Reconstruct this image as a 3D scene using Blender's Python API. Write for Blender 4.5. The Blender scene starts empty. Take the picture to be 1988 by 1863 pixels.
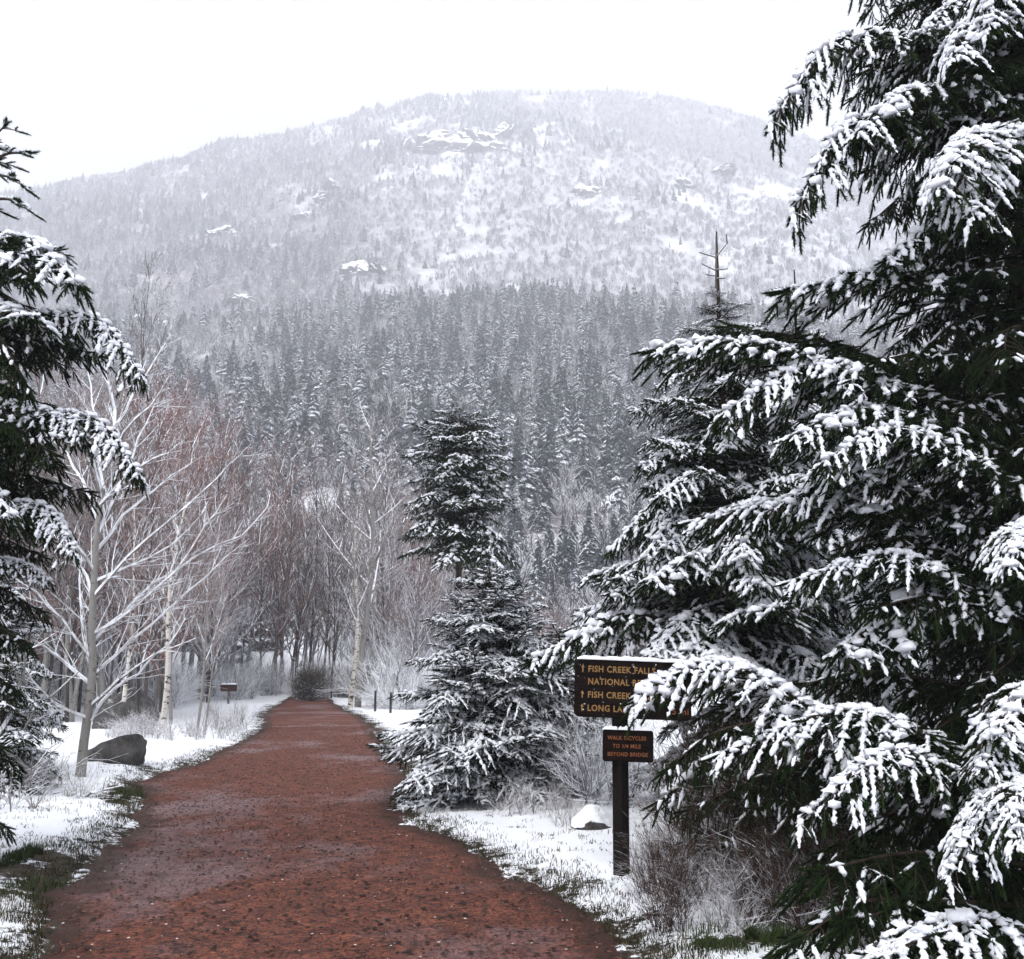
import bpy, math, random
import numpy as np
from mathutils import Matrix, Vector

random.seed(11)
rng = np.random.default_rng(11)
sc = bpy.context.scene

# ------------------------------------------------------------------ camera, sky, sun, exposure
F = 984.0                       # focal length in pixels of a 1024 px wide frame
EYE = 1.6
PITCH = math.atan(190.0 / F)
cam_d = bpy.data.cameras.new('camera')
cam_d.sensor_width = 36.0
cam_d.lens = 36.0 * F / 1024.0
cam_d.clip_start = 0.05
cam_d.clip_end = 6000
cam = bpy.data.objects.new('camera', cam_d)
sc.collection.objects.link(cam)
cam.location = (0, 0, EYE)
cam.rotation_euler = (math.pi / 2 + PITCH, 0, 0)
sc.camera = cam

SUN_EL, SUN_ROT = math.radians(52), math.radians(205)
world = bpy.data.worlds.new('World')
sc.world = world
world.use_nodes = True
wn = world.node_tree
wn.nodes.clear()
sky = wn.nodes.new('ShaderNodeTexSky')
sky.sky_type = 'NISHITA'
sky.sun_disc = False
sky.sun_elevation = SUN_EL
sky.sun_rotation = SUN_ROT
sky.air_density = 1.6
sky.dust_density = 4.0
hs = wn.nodes.new('ShaderNodeHueSaturation')      # overcast: nearly colourless cloud light
hs.inputs['Saturation'].default_value = 0.12
hs.inputs['Value'].default_value = 1.0
bg = wn.nodes.new('ShaderNodeBackground')
bg.inputs['Strength'].default_value = 0.13
wo = wn.nodes.new('ShaderNodeOutputWorld')
wn.links.new(sky.outputs[0], hs.inputs['Color'])
wn.links.new(hs.outputs[0], bg.inputs['Color'])
wn.links.new(bg.outputs[0], wo.inputs['Surface'])

sun_d = bpy.data.lights.new('sun', 'SUN')
sun_d.energy = 0.8
sun_d.angle = math.radians(40)
sun_d.color = (1.0, 0.97, 0.94)
sun = bpy.data.objects.new('sun', sun_d)
sc.collection.objects.link(sun)
sun.location = (0, 0, 50)
_sd = Vector((math.sin(SUN_ROT) * math.cos(SUN_EL), math.cos(SUN_ROT) * math.cos(SUN_EL), math.sin(SUN_EL)))
sun.rotation_euler = _sd.to_track_quat('Z', 'Y').to_euler()

sc.view_settings.view_transform = 'Standard'
sc.view_settings.look = 'None'
sc.view_settings.gamma = 1.0
sc.view_settings.use_curve_mapping = False
EXPOSURE = 1.4
sc.view_settings.exposure = EXPOSURE
sc.render.engine = 'CYCLES'
sc.cycles.use_denoising = True
sc.cycles.max_bounces = 6
sc.cycles.diffuse_bounces = 3
sc.cycles.volume_bounces = 2
sc.cycles.transparent_max_bounces = 8

HAZE = 0.00095
HAZE_COL = (0.91, 0.93, 1.0)

# ------------------------------------------------------------------ helpers: picture measures to points
cp, sp_ = math.cos(PITCH), math.sin(PITCH)


def ray(dx, dy):
    """direction for a place in the 1988 x 1863 photograph"""
    u = (dx * 1024 / 1988 - 512) / F
    v = (479.5 - dy * 959 / 1863) / F
    return np.array([u, cp - v * sp_, sp_ + v * cp])


def P(dx, dy, depth):
    d = ray(dx, dy)
    return np.array([0, 0, EYE]) + d * (depth / d[1])


def G(dx, dy, z=0.0):
    d = ray(dx, dy)
    return np.array([0, 0, EYE]) + d * ((z - EYE) / d[2])


# ------------------------------------------------------------------ noise
_perm = np.random.default_rng(5).random((256, 256))


def vnoise(x, y):
    xi = np.floor(x).astype(int); yi = np.floor(y).astype(int)
    fx = x - xi; fy = y - yi
    fx = fx * fx * (3 - 2 * fx); fy = fy * fy * (3 - 2 * fy)
    a = _perm[xi % 256, yi % 256]; b = _perm[(xi + 1) % 256, yi % 256]
    c = _perm[xi % 256, (yi + 1) % 256]; d = _perm[(xi + 1) % 256, (yi + 1) % 256]
    return (a * (1 - fx) + b * fx) * (1 - fy) + (c * (1 - fx) + d * fx) * fy


def fbm(x, y, o=4):
    s = 0; a = 0.5; t = 0
    for i in range(o):
        s = s + a * vnoise(x + 17.3 * i, y + 9.1 * i); t += a
        x = x * 2.03; y = y * 2.03; a *= 0.5
    return s / t * 2 - 1


# ------------------------------------------------------------------ mesh helpers
col = sc.collection


def mesh_from(name, V, faces, mats, mat_idx=None, smooth=True):
    """V (n,3); faces (m,k) array with a fixed k, or list of such arrays"""
    V = np.asarray(V, dtype=np.float32)
    if isinstance(faces, np.ndarray):
        faces = [faces]
    me = bpy.data.meshes.new(name)
    me.vertices.add(len(V)); me.vertices.foreach_set('co', V.ravel())
    idx = np.concatenate([f.ravel() for f in faces]).astype(np.int32)
    tot = np.concatenate([np.full(len(f), f.shape[1]) for f in faces]).astype(np.int32)
    start = np.concatenate([[0], np.cumsum(tot)[:-1]]).astype(np.int32)
    me.loops.add(len(idx)); me.loops.foreach_set('vertex_index', idx)
    me.polygons.add(len(tot)); me.polygons.foreach_set('loop_start', start)
    me.polygons.foreach_set('loop_total', tot)
    for m in mats:
        me.materials.append(m)
    if mat_idx is not None:
        me.polygons.foreach_set('material_index', np.asarray(mat_idx, dtype=np.int32))
    me.polygons.foreach_set('use_smooth', np.full(len(tot), smooth))
    me.update(calc_edges=True)
    return me


def link(name, me, parent=None, loc=None, **tags):
    o = bpy.data.objects.new(name, me)
    col.objects.link(o)
    if parent is not None:
        o.parent = parent
    if loc is not None:
        o.location = loc
    for k, v in tags.items():
        o[k] = v
    return o


def thing(name, label, cat, loc=(0, 0, 0), group=None, rz=0.0):
    o = bpy.data.objects.new(name, None)
    col.objects.link(o)
    o.empty_display_size = 0.2
    o.location = loc; o.rotation_euler = (0, 0, rz)
    o['label'] = label; o['category'] = cat
    if group:
        o['group'] = group
    return o


class Geo:
    """collects triangle and quad batches with a material number each"""
    def __init__(s):
        s.V = []; s.T = []; s.Q = []; s.tm = []; s.qm = []; s.n = 0

    def add(s, V, faces, m=0):
        V = np.asarray(V).reshape(-1, 3); faces = np.asarray(faces)
        s.V.append(V)
        if faces.shape[1] == 3:
            s.T.append(faces + s.n); s.tm.append(np.full(len(faces), m))
        else:
            s.Q.append(faces + s.n); s.qm.append(np.full(len(faces), m))
        s.n += len(V)

    def batch(s, tv, tf, O, R, S, m=0, rag=0.0):
        """template vertices tv, faces tf placed N times: origin O, rotation rows R (N,3,3: axes as rows), scale S (N,3)"""
        if len(O) == 0:
            return
        W = tv[None, :, :] * S[:, None, :]
        W = np.einsum('nmk,nkj->nmj', W, R) + O[:, None, :]
        if rag:
            W = W + rng.normal(0, rag, W.shape)
        k = tv.shape[0]
        FF = tf[None, :, :] + (np.arange(len(O)) * k)[:, None, None]
        s.add(W.reshape(-1, 3), FF.reshape(-1, tf.shape[1]), m)

    def mesh(s, name, mats, smooth=True):
        V = np.concatenate(s.V)
        fs = []; mi = []
        if s.T:
            fs.append(np.concatenate(s.T)); mi.append(np.concatenate(s.tm))
        if s.Q:
            fs.append(np.concatenate(s.Q)); mi.append(np.concatenate(s.qm))
        return mesh_from(name, V, fs, mats, np.concatenate(mi), smooth)


def frames(D, up=(0, 0, 1)):
    """rows x=D, y horizontal, z up-ish"""
    D = D / np.linalg.norm(D, axis=1, keepdims=True)
    upv = np.tile(np.array(up, float), (len(D), 1))
    bad = np.abs(D[:, 2]) > 0.985
    upv[bad] = (1, 0, 0)
    Y = np.cross(upv, D); Y /= np.linalg.norm(Y, axis=1, keepdims=True)
    Z = np.cross(D, Y)
    return np.stack([D, Y, Z], axis=1)


def tubes(g, A, B, ra, rb, k=3, m=0):
    A = np.asarray(A, float); B = np.asarray(B, float)
    if len(A) == 0:
        return
    D = B - A
    L = np.linalg.norm(D, axis=1)
    ok = L > 1e-6
    A, B, D = A[ok], B[ok], D[ok]
    ra = np.asarray(ra, float)[ok]; rb = np.asarray(rb, float)[ok]
    R = frames(D)
    a = np.arange(k) * 2 * math.pi / k + math.pi / 2 + (math.pi / 4 if k == 4 else 0)
    ring = np.cos(a)[None, :, None] * R[:, 1][:, None, :] + np.sin(a)[None, :, None] * R[:, 2][:, None, :]
    V = np.concatenate([A[:, None, :] + ring * ra[:, None, None], B[:, None, :] + ring * rb[:, None, None]], axis=1)
    i = np.arange(k); j = (i + 1) % k
    q = np.stack([i, j, j + k, i + k], axis=1)
    FF = q[None] + (np.arange(len(A)) * 2 * k)[:, None, None]
    g.add(V.reshape(-1, 3), FF.reshape(-1, 4), m)


def poly_tube(g, pts, rad, k=8, m=0, cap=True):
    """one continuous tube"""
    pts = np.asarray(pts, float); rad = np.asarray(rad, float)
    T = np.gradient(pts, axis=0)
    T /= np.linalg.norm(T, axis=1, keepdims=True)
    ref = np.array([0, 1, 0.0]) if abs(T[0][1]) < 0.8 else np.array([1.0, 0, 0])
    rows = []
    for p, t, r in zip(pts, T, rad):
        x = np.cross(t, ref); x /= np.linalg.norm(x); y = np.cross(t, x)
        a = np.arange(k) * 2 * math.pi / k
        rows.append(p + r * (np.cos(a)[:, None] * x + np.sin(a)[:, None] * y))
    V = np.concatenate(rows)
    n = len(pts)
    Q = []
    for i in range(n - 1):
        for j in range(k):
            Q.append((i * k + j, i * k + (j + 1) % k, (i + 1) * k + (j + 1) % k, (i + 1) * k + j))
    g.add(V, np.array(Q), m)
    if cap:
        c = len(V)
        V2 = np.concatenate([rows[-1], pts[-1:] + T[-1:] * rad[-1] * 0.3])
        g.add(V2, np.array([(j, (j + 1) % k, k) for j in range(k)]), m)


# ------------------------------------------------------------------ materials
class M:
    def __init__(s, name):
        s.m = bpy.data.materials.new(name); s.m.use_nodes = True
        s.nt = s.m.node_tree; s.b = s.nt.nodes['Principled BSDF']

    def n(s, t, **kw):
        nd = s.nt.nodes.new(t)
        for k, v in kw.items():
            if k in nd.inputs:
                nd.inputs[k].default_value = v
            else:
                setattr(nd, k, v)
        return nd

    def l(s, a, b):
        s.nt.links.new(a, b)

    def coord(s, space='Object', scale=None):
        tc = s.n('ShaderNodeTexCoord') if space != 'World' else s.n('ShaderNodeNewGeometry')
        out = tc.outputs['Position'] if space == 'World' else tc.outputs[space]
        if scale is not None:
            mp = s.n('ShaderNodeMapping'); mp.inputs['Scale'].default_value = scale
            s.l(out, mp.inputs['Vector']); out = mp.outputs[0]
        return out

    def noise(s, vec, scale, detail=4, rough=0.55):
        nd = s.n('ShaderNodeTexNoise'); nd.inputs['Scale'].default_value = scale
        nd.inputs['Detail'].default_value = detail; nd.inputs['Roughness'].default_value = rough
        s.l(vec, nd.inputs['Vector']); return nd.outputs['Fac']

    def ramp(s, fac, stops):
        r = s.n('ShaderNodeValToRGB'); e = r.color_ramp.elements
        while len(e) < len(stops):
            e.new(0.5)
        for el, (p, c) in zip(e, stops):
            el.position = p
            el.color = (c, c, c, 1) if isinstance(c, (int, float)) else (*c, 1)
        s.l(fac, r.inputs['Fac']); return r.outputs['Color']

    def mix(s, fac, a, b):
        mx = s.n('ShaderNodeMix', data_type='RGBA')
        if isinstance(fac, (int, float)):
            mx.inputs[0].default_value = fac
        else:
            s.l(fac, mx.inputs[0])
        for i, c in ((6, a), (7, b)):
            if isinstance(c, tuple):
                mx.inputs[i].default_value = (*c, 1)
            else:
                s.l(c, mx.inputs[i])
        return mx.outputs[2]

    def math(s, op, a, b=None, clamp=False):
        nd = s.n('ShaderNodeMath', operation=op, use_clamp=clamp)
        for i, v in ((0, a), (1, b)):
            if v is None:
                continue
            if isinstance(v, (int, float)):
                nd.inputs[i].default_value = v
            else:
                s.l(v, nd.inputs[i])
        return nd.outputs[0]

    def set(s, color=None, rough=None, spec=None, bump=None, strength=0.3, dist=0.02):
        if color is not None:
            if isinstance(color, tuple):
                s.b.inputs['Base Color'].default_value = (*color, 1)
            else:
                s.l(color, s.b.inputs['Base Color'])
        if rough is not None:
            if isinstance(rough, (int, float)):
                s.b.inputs['Roughness'].default_value = rough
            else:
                s.l(rough, s.b.inputs['Roughness'])
        if spec is not None:
            s.b.inputs['Specular IOR Level'].default_value = spec
        if bump is not None:
            bp = s.n('ShaderNodeBump'); bp.inputs['Strength'].default_value = strength
            bp.inputs['Distance'].default_value = dist
            s.l(bump, bp.inputs['Height']); s.l(bp.outputs[0], s.b.inputs['Normal'])
        return s.m

    def up(s, lo, hi, jitter=None):
        """0..1 mask of how much snow lies on this face: faces that look up"""
        g = s.n('ShaderNodeNewGeometry')
        sx = s.n('ShaderNodeSeparateXYZ'); s.l(g.outputs['Normal'], sx.inputs[0])
        z = sx.outputs['Z']
        if jitter is not None:
            z = s.math('ADD', z, jitter)
        mr = s.n('ShaderNodeMapRange'); mr.inputs['From Min'].default_value = lo
        mr.inputs['From Max'].default_value = hi
        s.l(z, mr.inputs['Value']); return mr.outputs[0]


SNOW = (0.86, 0.88, 0.92)


def mat_snow():
    m = M('fresh_snow'); c = m.coord('World')
    n1 = m.noise(c, 40, 4); n2 = m.noise(c, 6, 3)
    colr = m.mix(n2, (0.80, 0.83, 0.90), (0.90, 0.91, 0.93))
    return m.set(colr, 0.75, 0.2, bump=n1, strength=0.5, dist=0.012)


def mat_needles(name, a, b):
    m = M(name); c = m.coord('World')
    n = m.noise(c, 9, 3)
    f = m.ramp(n, [(0.35, 0.0), (0.65, 1.0)])
    return m.set(m.mix(f, a, b), 0.8, 0.06)


def mat_bark(name, a, b, scale=14, snow=None):
    m = M(name); c = m.coord('Object', (1, 1, 0.25))
    n = m.noise(c, scale, 6, 0.65)
    colr = m.mix(m.ramp(n, [(0.35, 0.0), (0.65, 1.0)]), a, b)
    if snow:
        jn = m.noise(m.coord('World'), snow[2], 2)
        j = m.math('MULTIPLY', m.math('SUBTRACT', jn, 0.5), snow[3])
        colr = m.mix(m.up(snow[0], snow[1], j), colr, SNOW)
    return m.set(colr, 0.85, 0.2, bump=n, strength=0.6, dist=0.01)


def mat_aspen(name, base=(0.28, 0.27, 0.25), dark=(0.07, 0.062, 0.055), amount=0.60):
    m = M(name)
    c = m.coord('World', (5, 5, 14)); n = m.noise(c, 1.0, 4, 0.6)
    mark = m.ramp(n, [(amount, 0.0), (amount + 0.06, 1.0)])
    c2 = m.coord('World', (1, 1, 0.6)); n2 = m.noise(c2, 9, 4)
    bc = m.mix(n2, tuple(x * 0.6 for x in base), base)
    colr = m.mix(mark, bc, dark)
    colr = m.mix(m.up(0.25, 0.5), colr, SNOW)
    return m.set(colr, 0.7, 0.25, bump=n, strength=0.3, dist=0.01)


MT = {}
MT['snow'] = mat_snow()
MT['needle'] = mat_needles('spruce_needles', (0.004, 0.009, 0.003), (0.016, 0.030, 0.008))
MT['needle_blue'] = mat_needles('young_spruce_needles', (0.004, 0.010, 0.006), (0.015, 0.026, 0.014))
MT['bark'] = mat_bark('spruce_bark', (0.018, 0.012, 0.009), (0.06, 0.042, 0.032))
MT['aspen'] = mat_aspen('aspen_bark')
MT['birch'] = mat_aspen('white_trunk_bark', (0.66, 0.62, 0.55), (0.02, 0.018, 0.016), 0.55)
MT['grey_trunk'] = mat_bark('grey_trunk_bark', (0.06, 0.055, 0.05), (0.17, 0.16, 0.15), 10, (0.3, 0.5, 5, 0.6))
MT['dark_trunk'] = mat_bark('dark_trunk_bark', (0.018, 0.015, 0.014), (0.06, 0.052, 0.05), 10, (0.3, 0.5, 5, 0.6))
MT['twig_pale'] = mat_bark('pale_twigs', (0.13, 0.115, 0.11), (0.30, 0.27, 0.26), 10, (0.05, 0.5, 9, 1.0))
MT['twig_red'] = mat_bark('reddish_twigs', (0.10, 0.048, 0.040), (0.25, 0.135, 0.11), 5, (0.0, 0.35, 7, 0.9))
MT['twig_brown'] = mat_bark('brown_twigs', (0.045, 0.034, 0.032), (0.12, 0.09, 0.085), 8, (0.0, 0.35, 7, 0.9))
MT['twig_lilac'] = mat_bark('frosted_twigs', (0.10, 0.09, 0.10), (0.22, 0.20, 0.22), 8, (-0.2, 0.2, 7, 0.7))
MT['hill_twig'] = mat_bark('hillside_twigs', (0.06, 0.055, 0.062), (0.15, 0.135, 0.15), 3, (0.05, 0.45, 3, 0.9))
MT['twig_bush'] = mat_bark('bush_twigs', (0.02, 0.016, 0.010), (0.06, 0.048, 0.028), 9, (0.35, 0.7, 9, 1.2))
MT['aspen_limb'] = mat_bark('aspen_limbs', (0.15, 0.14, 0.135), (0.32, 0.30, 0.29), 10, (-0.25, 0.1, 9, 0.8))
MT['twig_dark'] = mat_bark('dead_shrub_twigs', (0.022, 0.012, 0.009), (0.075, 0.042, 0.03), 9, (0.38, 0.62, 9, 1.0))

# ------------------------------------------------------------------ the land: path line, height of the ground
# left and right edge of the path as measured in the photograph
EDGE = [(1863, 78, 1222), (1800, 88, 1165), (1762, 100, 1105), (1712, 139, 1030), (1636, 205, 880), (1603, 255, 800), (1575, 268, 772), (1552, 275, 775), (1520, 272, 785),
        (1500, 300, 782), (1485, 385, 775), (1460, 430, 742), (1443, 470, 736), (1420, 512, 728), (1405, 515, 715), (1389, 512, 692), (1376, 528, 660), (1362, 552, 642), (1350, 573, 630)]
_pl = [(G(l, y), G(r, y)) for y, l, r in EDGE]
PY = np.array([a[0][1] for a in _pl]); PL = np.array([a[0][0] for a in _pl]); PR = np.array([a[1][0] for a in _pl])
PY = np.concatenate([[-8, 0, 3], PY, [75]])
PL = np.concatenate([[-1.6, -1.9, -2.3], PL, [PL[-1] - 0.6]])
PR = np.concatenate([[2.4, 1.6, 1.3], PR, [PR[-1] - 1.2]])


def path_d(x, y):
    """signed distance (m) outside the path edge, negative on the path"""
    l = np.interp(y, PY, PL); r = np.interp(y, PY, PR)
    w = 0.22 * fbm(x * 1.7, y * 1.1, 4) + 0.12 * fbm(x * 6, y * 6, 3)
    d = np.maximum(l - x, x - r) + w
    d = np.where(y > 70, 5, d)
    return d


_ridge_pts = [(-60, 395), (0, 380), (150, 345), (350, 312), (430, 275), (520, 262), (600, 246), (720, 212), (830, 186), (1000, 174),
              (1200, 180), (1350, 200), (1480, 236), (1620, 290), (1750, 350), (1988, 430)]
_ra = []; _re = []
for dx, dy in _ridge_pts:
    d = ray(dx, dy); _ra.append(math.degrees(math.atan2(d[0], d[1]))); _re.append(math.degrees(math.atan2(d[2], math.hypot(d[0], d[1]))))
RA = np.array([-180, -110, -60] + _ra + [60, 110, 180]); RE = np.array([1, 2, 14] + _re + [10, 2, 1])
PROF_R = np.array([0, 62, 80, 100, 150, 250, 420, 470, 560, 700, 900, 1100, 1250, 1700, 3000])
PROF_E = np.array([0, 0, 1.2, 3.6, 9.3, 15.5, 20.5, 21.2, 20.6, 25.0, 29.3, 32.3, 29.5, 20.0, 5.0]) / 32.3


def H(x, y, detail=True):
    x = np.asarray(x, float); y = np.asarray(y, float)
    r = np.hypot(x, y); az = np.degrees(np.arctan2(x, y))
    e = np.radians(np.interp(az, RA, RE)) * 1.0
    pe = np.interp(r, PROF_R, PROF_E)
    z = r * np.tan(e * pe)
    k = np.clip((r - 90) / 250, 0, 1)
    z = z + k * (r * 0.022) * fbm(x / 95, y / 95, 4) * np.clip(1.15 - np.abs(r - 1100) / 1100 * 0 - np.clip((r - 900) / 260, 0, 0.85), 0.2, 1)
    z = z + k * 5.0 * fbm(x / 28 + 3, y / 28, 3) * np.clip((1150 - r) / 300, 0.25, 1)
    near = np.clip((120 - r) / 60, 0, 1)
    z = z + near * 0.14 * fbm(x / 5.5 + 40, y / 5.5 + 7, 3) * np.clip((r - 2) / 8, 0, 1)
    if detail:
        d = path_d(x, y)
        bank = np.clip(d / 0.35, -1, 1)
        pz = 0.02 * fbm(x / 1.2, y / 1.2, 2)
        nz = np.where(d < 0.9, z * np.clip(d / 0.9, 0, 1), z)
        z = np.where(r < 90, nz + 0.045 * bank + np.where(d > 0, pz * 1.2, 0), z)
        z = z + np.where((r < 40) & (d > 0.1), 0.03 * fbm(x * 2.2, y * 2.2, 3), 0)
        # gentle bank on the left verge, hump under the sign on the right
        z = z + np.where(d > 0, 0.10 * np.clip(d / 2.0, 0, 1) * np.clip((30 - r) / 12, 0, 1), 0)
    return z


def Hs(x, y):
    return float(H(np.array([x]), np.array([y]))[0])


def build_ground():
    fr = np.linspace(-42, 42, 560)
    back = np.linspace(42, 318, 90)[1:-1]
    az = np.radians(np.concatenate([fr, back]))
    r = np.concatenate([np.geomspace(0.6, 1300, 330), [1500, 1800, 2300, 2900]])
    A, R = np.meshgrid(az, r)
    X = R * np.sin(A); Y = R * np.cos(A)
    Z = H(X, Y)
    V = np.stack([X, Y, Z], -1).reshape(-1, 3)
    n, k = len(r), len(az)
    i = np.arange(n - 1)[:, None]; j = np.arange(k)[None]
    j2 = (j + 1) % k
    Q = np.stack([i * k + j, (i + 1) * k + j, (i + 1) * k + j2, i * k + j2], -1).reshape(-1, 4)
    Q = Q[:, ::-1]
    V = np.concatenate([V, [[0, 0, 0]]])
    T = np.array([(len(V) - 1, (q + 1) % k, q) for q in range(k)])
    m = M('snowy_ground'); c = m.coord('World')
    at = m.n('ShaderNodeAttribute', attribute_name='edge')
    d = at.outputs['Fac']
    fine = m.noise(c, 9, 6, 0.7); med = m.noise(c, 1.6, 4)
    finer = m.noise(c, 38, 3, 0.7)
    # how much soil and grass shows between the snow: most at the path edge
    s1 = m.math('ADD', m.math('MULTIPLY', m.math('SUBTRACT', fine, 0.5), 1.6), m.math('MULTIPLY', m.math('SUBTRACT', med, 0.5), 1.3))
    s1 = m.math('ADD', s1, m.math('MULTIPLY', m.math('SUBTRACT', finer, 0.5), 0.8))
    cover = m.math('ADD', d, s1)
    cover = m.ramp(m.math('MULTIPLY', cover, 1.0), [(0.10, 0.0), (0.22, 1.0)])
    soil = m.mix(m.ramp(fine, [(0.4, 0.0), (0.6, 1.0)]), (0.022, 0.020, 0.012), (0.075, 0.055, 0.035))
    snowc = m.mix(med, (0.82, 0.85, 0.91), (0.90, 0.91, 0.93))
    # far slopes: brush and litter show through the snow
    far = m.n('ShaderNodeAttribute', attribute_name='brush').outputs['Fac']
    b1 = m.noise(c, 0.12, 6, 0.75); b2 = m.noise(c, 0.9, 4, 0.7)
    bm_ = m.ramp(m.math('ADD', m.math('MULTIPLY', b1, 0.5), m.math('MULTIPLY', b2, 0.5)), [(0.33, 0.0), (0.50, 1.0)])
    bm_ = m.math('MULTIPLY', bm_, far)
    snow2 = m.mix(bm_, snowc, (0.115, 0.10, 0.115))
    colr = m.mix(cover, soil, snow2)
    mat = m.set(colr, 0.8, 0.2, bump=m.math('ADD', m.math('MULTIPLY', fine, 0.7), m.math('MULTIPLY', finer, 0.3)), strength=0.7, dist=0.05)
    me = mesh_from('ground', V, [Q, T], [mat])
    ed = path_d(V[:, 0], V[:, 1])
    rr = np.hypot(V[:, 0], V[:, 1])
    e = np.clip(0.05 + ed * 1.05, -0.6, 1.5)
    # green unsnowed grass patches close to the camera
    for (gx, gy, s) in GREEN:
        dd = np.hypot((V[:, 0] - gx) / s[0], (V[:, 1] - gy) / s[1])
        e = e - 0.85 * np.clip(1.2 + 1.3 * fbm(V[:, 0] * 3, V[:, 1] * 3, 3) - dd, 0, 1)
    a = me.attributes.new('edge', 'FLOAT', 'POINT'); a.data.foreach_set('value', e.astype(np.float32))
    az_ = np.degrees(np.arctan2(V[:, 0], V[:, 1]))
    bw = np.exp(-(np.clip(np.abs(rr - 720) - 110, 0, 999) / 80) ** 2) * np.clip((az_ + 10) / 5, 0, 1)
    gul = np.clip(1.3 - 2.6 * np.abs(fbm(V[:, 0] / 70 + 8, V[:, 1] / 160, 3)) * 3, 0, 1)
    br = np.clip((rr - 75) / 60, 0, 1) * (1.0 - 0.36 * bw) * (1 - 0.35 * gul)
    br = br - 0.6 * np.clip(fbm(V[:, 0] / 30 + 60, V[:, 1] / 18 + 20, 3) - 0.36, 0, 1) * 3
    a = me.attributes.new('brush', 'FLOAT', 'POINT'); a.data.foreach_set('value', br.astype(np.float32))
    return link('ground', me, kind='structure')


gl = G(30, 1720); gl2 = G(110, 1680); gr = G(1400, 1850); gl3 = G(262, 1545)
GREEN = [(gl[0], gl[1], (0.5, 0.6)), (gl2[0] - 0.15, gl2[1], (0.25, 0.3)), (gr[0] + .1, gr[1] - .15, (0.2, 0.13)), (gl3[0], gl3[1], (0.35, 1.5))]
ground = build_ground()


def build_path():
    ys = np.concatenate([np.linspace(-6, 4, 30), np.geomspace(4.05, 73, 240)])
    us = np.linspace(0, 1, 60)
    Yg, U = np.meshgrid(ys, us, indexing='ij')
    l = np.interp(Yg, PY, PL) - 0.5; r = np.interp(Yg, PY, PR) + 0.5
    X = l + (r - l) * U
    Z = 0.012 + 0.009 * fbm(X * 1.1, Yg * 0.8, 3) + 0.006 * fbm(X * 9, Yg * 9, 2) - 0.05 * (np.abs(U - 0.5) * 2) ** 6
    V = np.stack([X, Yg, Z], -1).reshape(-1, 3)
    n, k = len(ys), len(us)
    i = np.arange(n - 1)[:, None]; j = np.arange(k - 1)[None]
    Q = np.stack([i * k + j, i * k + j + 1, (i + 1) * k + j + 1, (i + 1) * k + j], -1).reshape(-1, 4)
    m = M('red_gravel_path'); c = m.coord('World')
    big = m.noise(m.coord('World', (0.42, 0.30, 1)), 1.0, 5, 0.6); med = m.noise(c, 4.5, 5, 0.65)
    fine = m.noise(c, 34, 4, 0.75); grit = m.noise(c, 95, 3, 0.7)
    red = m.mix(m.ramp(med, [(0.35, 0.0), (0.66, 1.0)]), (0.13, 0.028, 0.016), (0.29, 0.090, 0.044))
    red = m.mix(m.ramp(fine, [(0.42, 0.0), (0.55, 1.0)]), (0.030, 0.012, 0.009), red)
    red = m.mix(m.ramp(grit, [(0.60, 0.0), (0.72, 1.0)]), red, (0.30, 0.15, 0.10))
    wet = m.ramp(big, [(0.50, 0.0), (0.62, 1.0)])
    grey = m.mix(m.ramp(fine, [(0.4, 0.0), (0.6, 1.0)]), (0.11, 0.062, 0.066), (0.29, 0.19, 0.195))
    colr = m.mix(m.math('MULTIPLY', wet, 0.8), red, grey)  # wet patches: grey sky reflection put into the colour, besides the lower roughness
    lit = m.noise(c, 7.5, 3, 0.7); colr = m.mix(m.ramp(lit, [(0.53, 0.0), (0.66, 0.85)]), colr, (0.035, 0.013, 0.009))
    vo = m.n('ShaderNodeTexVoronoi'); vo.inputs['Scale'].default_value = 30; m.l(c, vo.inputs['Vector'])
    spots = m.ramp(vo.outputs['Distance'], [(0.17, 1.0), (0.26, 0.0)])
    sel = m.noise(c, 13, 1); spots = m.math('MULTIPLY', spots, m.ramp(sel, [(0.47, 0.0), (0.51, 1.0)]))
    colr = m.mix(spots, colr, (0.018, 0.010, 0.008))
    rough = m.math('SUBTRACT', 0.78, m.math('MULTIPLY', wet, 0.38))
    # dark damp soil at the two edges of the path
    ea = m.n('ShaderNodeAttribute', attribute_name='edge').outputs['Fac']
    en = m.math('ADD', ea, m.math('MULTIPLY', m.math('SUBTRACT', med, 0.5), 0.7))
    colr = m.mix(m.ramp(en, [(0.42, 0.0), (0.62, 1.0)]), colr, (0.045, 0.016, 0.008))
    h = m.math('ADD', m.math('MULTIPLY', fine, 0.6), m.math('MULTIPLY', grit, 0.4))
    mat = m.set(colr, rough, 0.35, bump=h, strength=0.9, dist=0.03)
    me = mesh_from('path', V, Q, [mat])
    d = path_d(V[:, 0], V[:, 1])
    a = me.attributes.new('edge', 'FLOAT', 'POINT'); a.data.foreach_set('value', np.clip(0.75 + d * 1.1, 0, 1).astype(np.float32))
    return link('path', me, kind='structure')


build_path()

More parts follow.
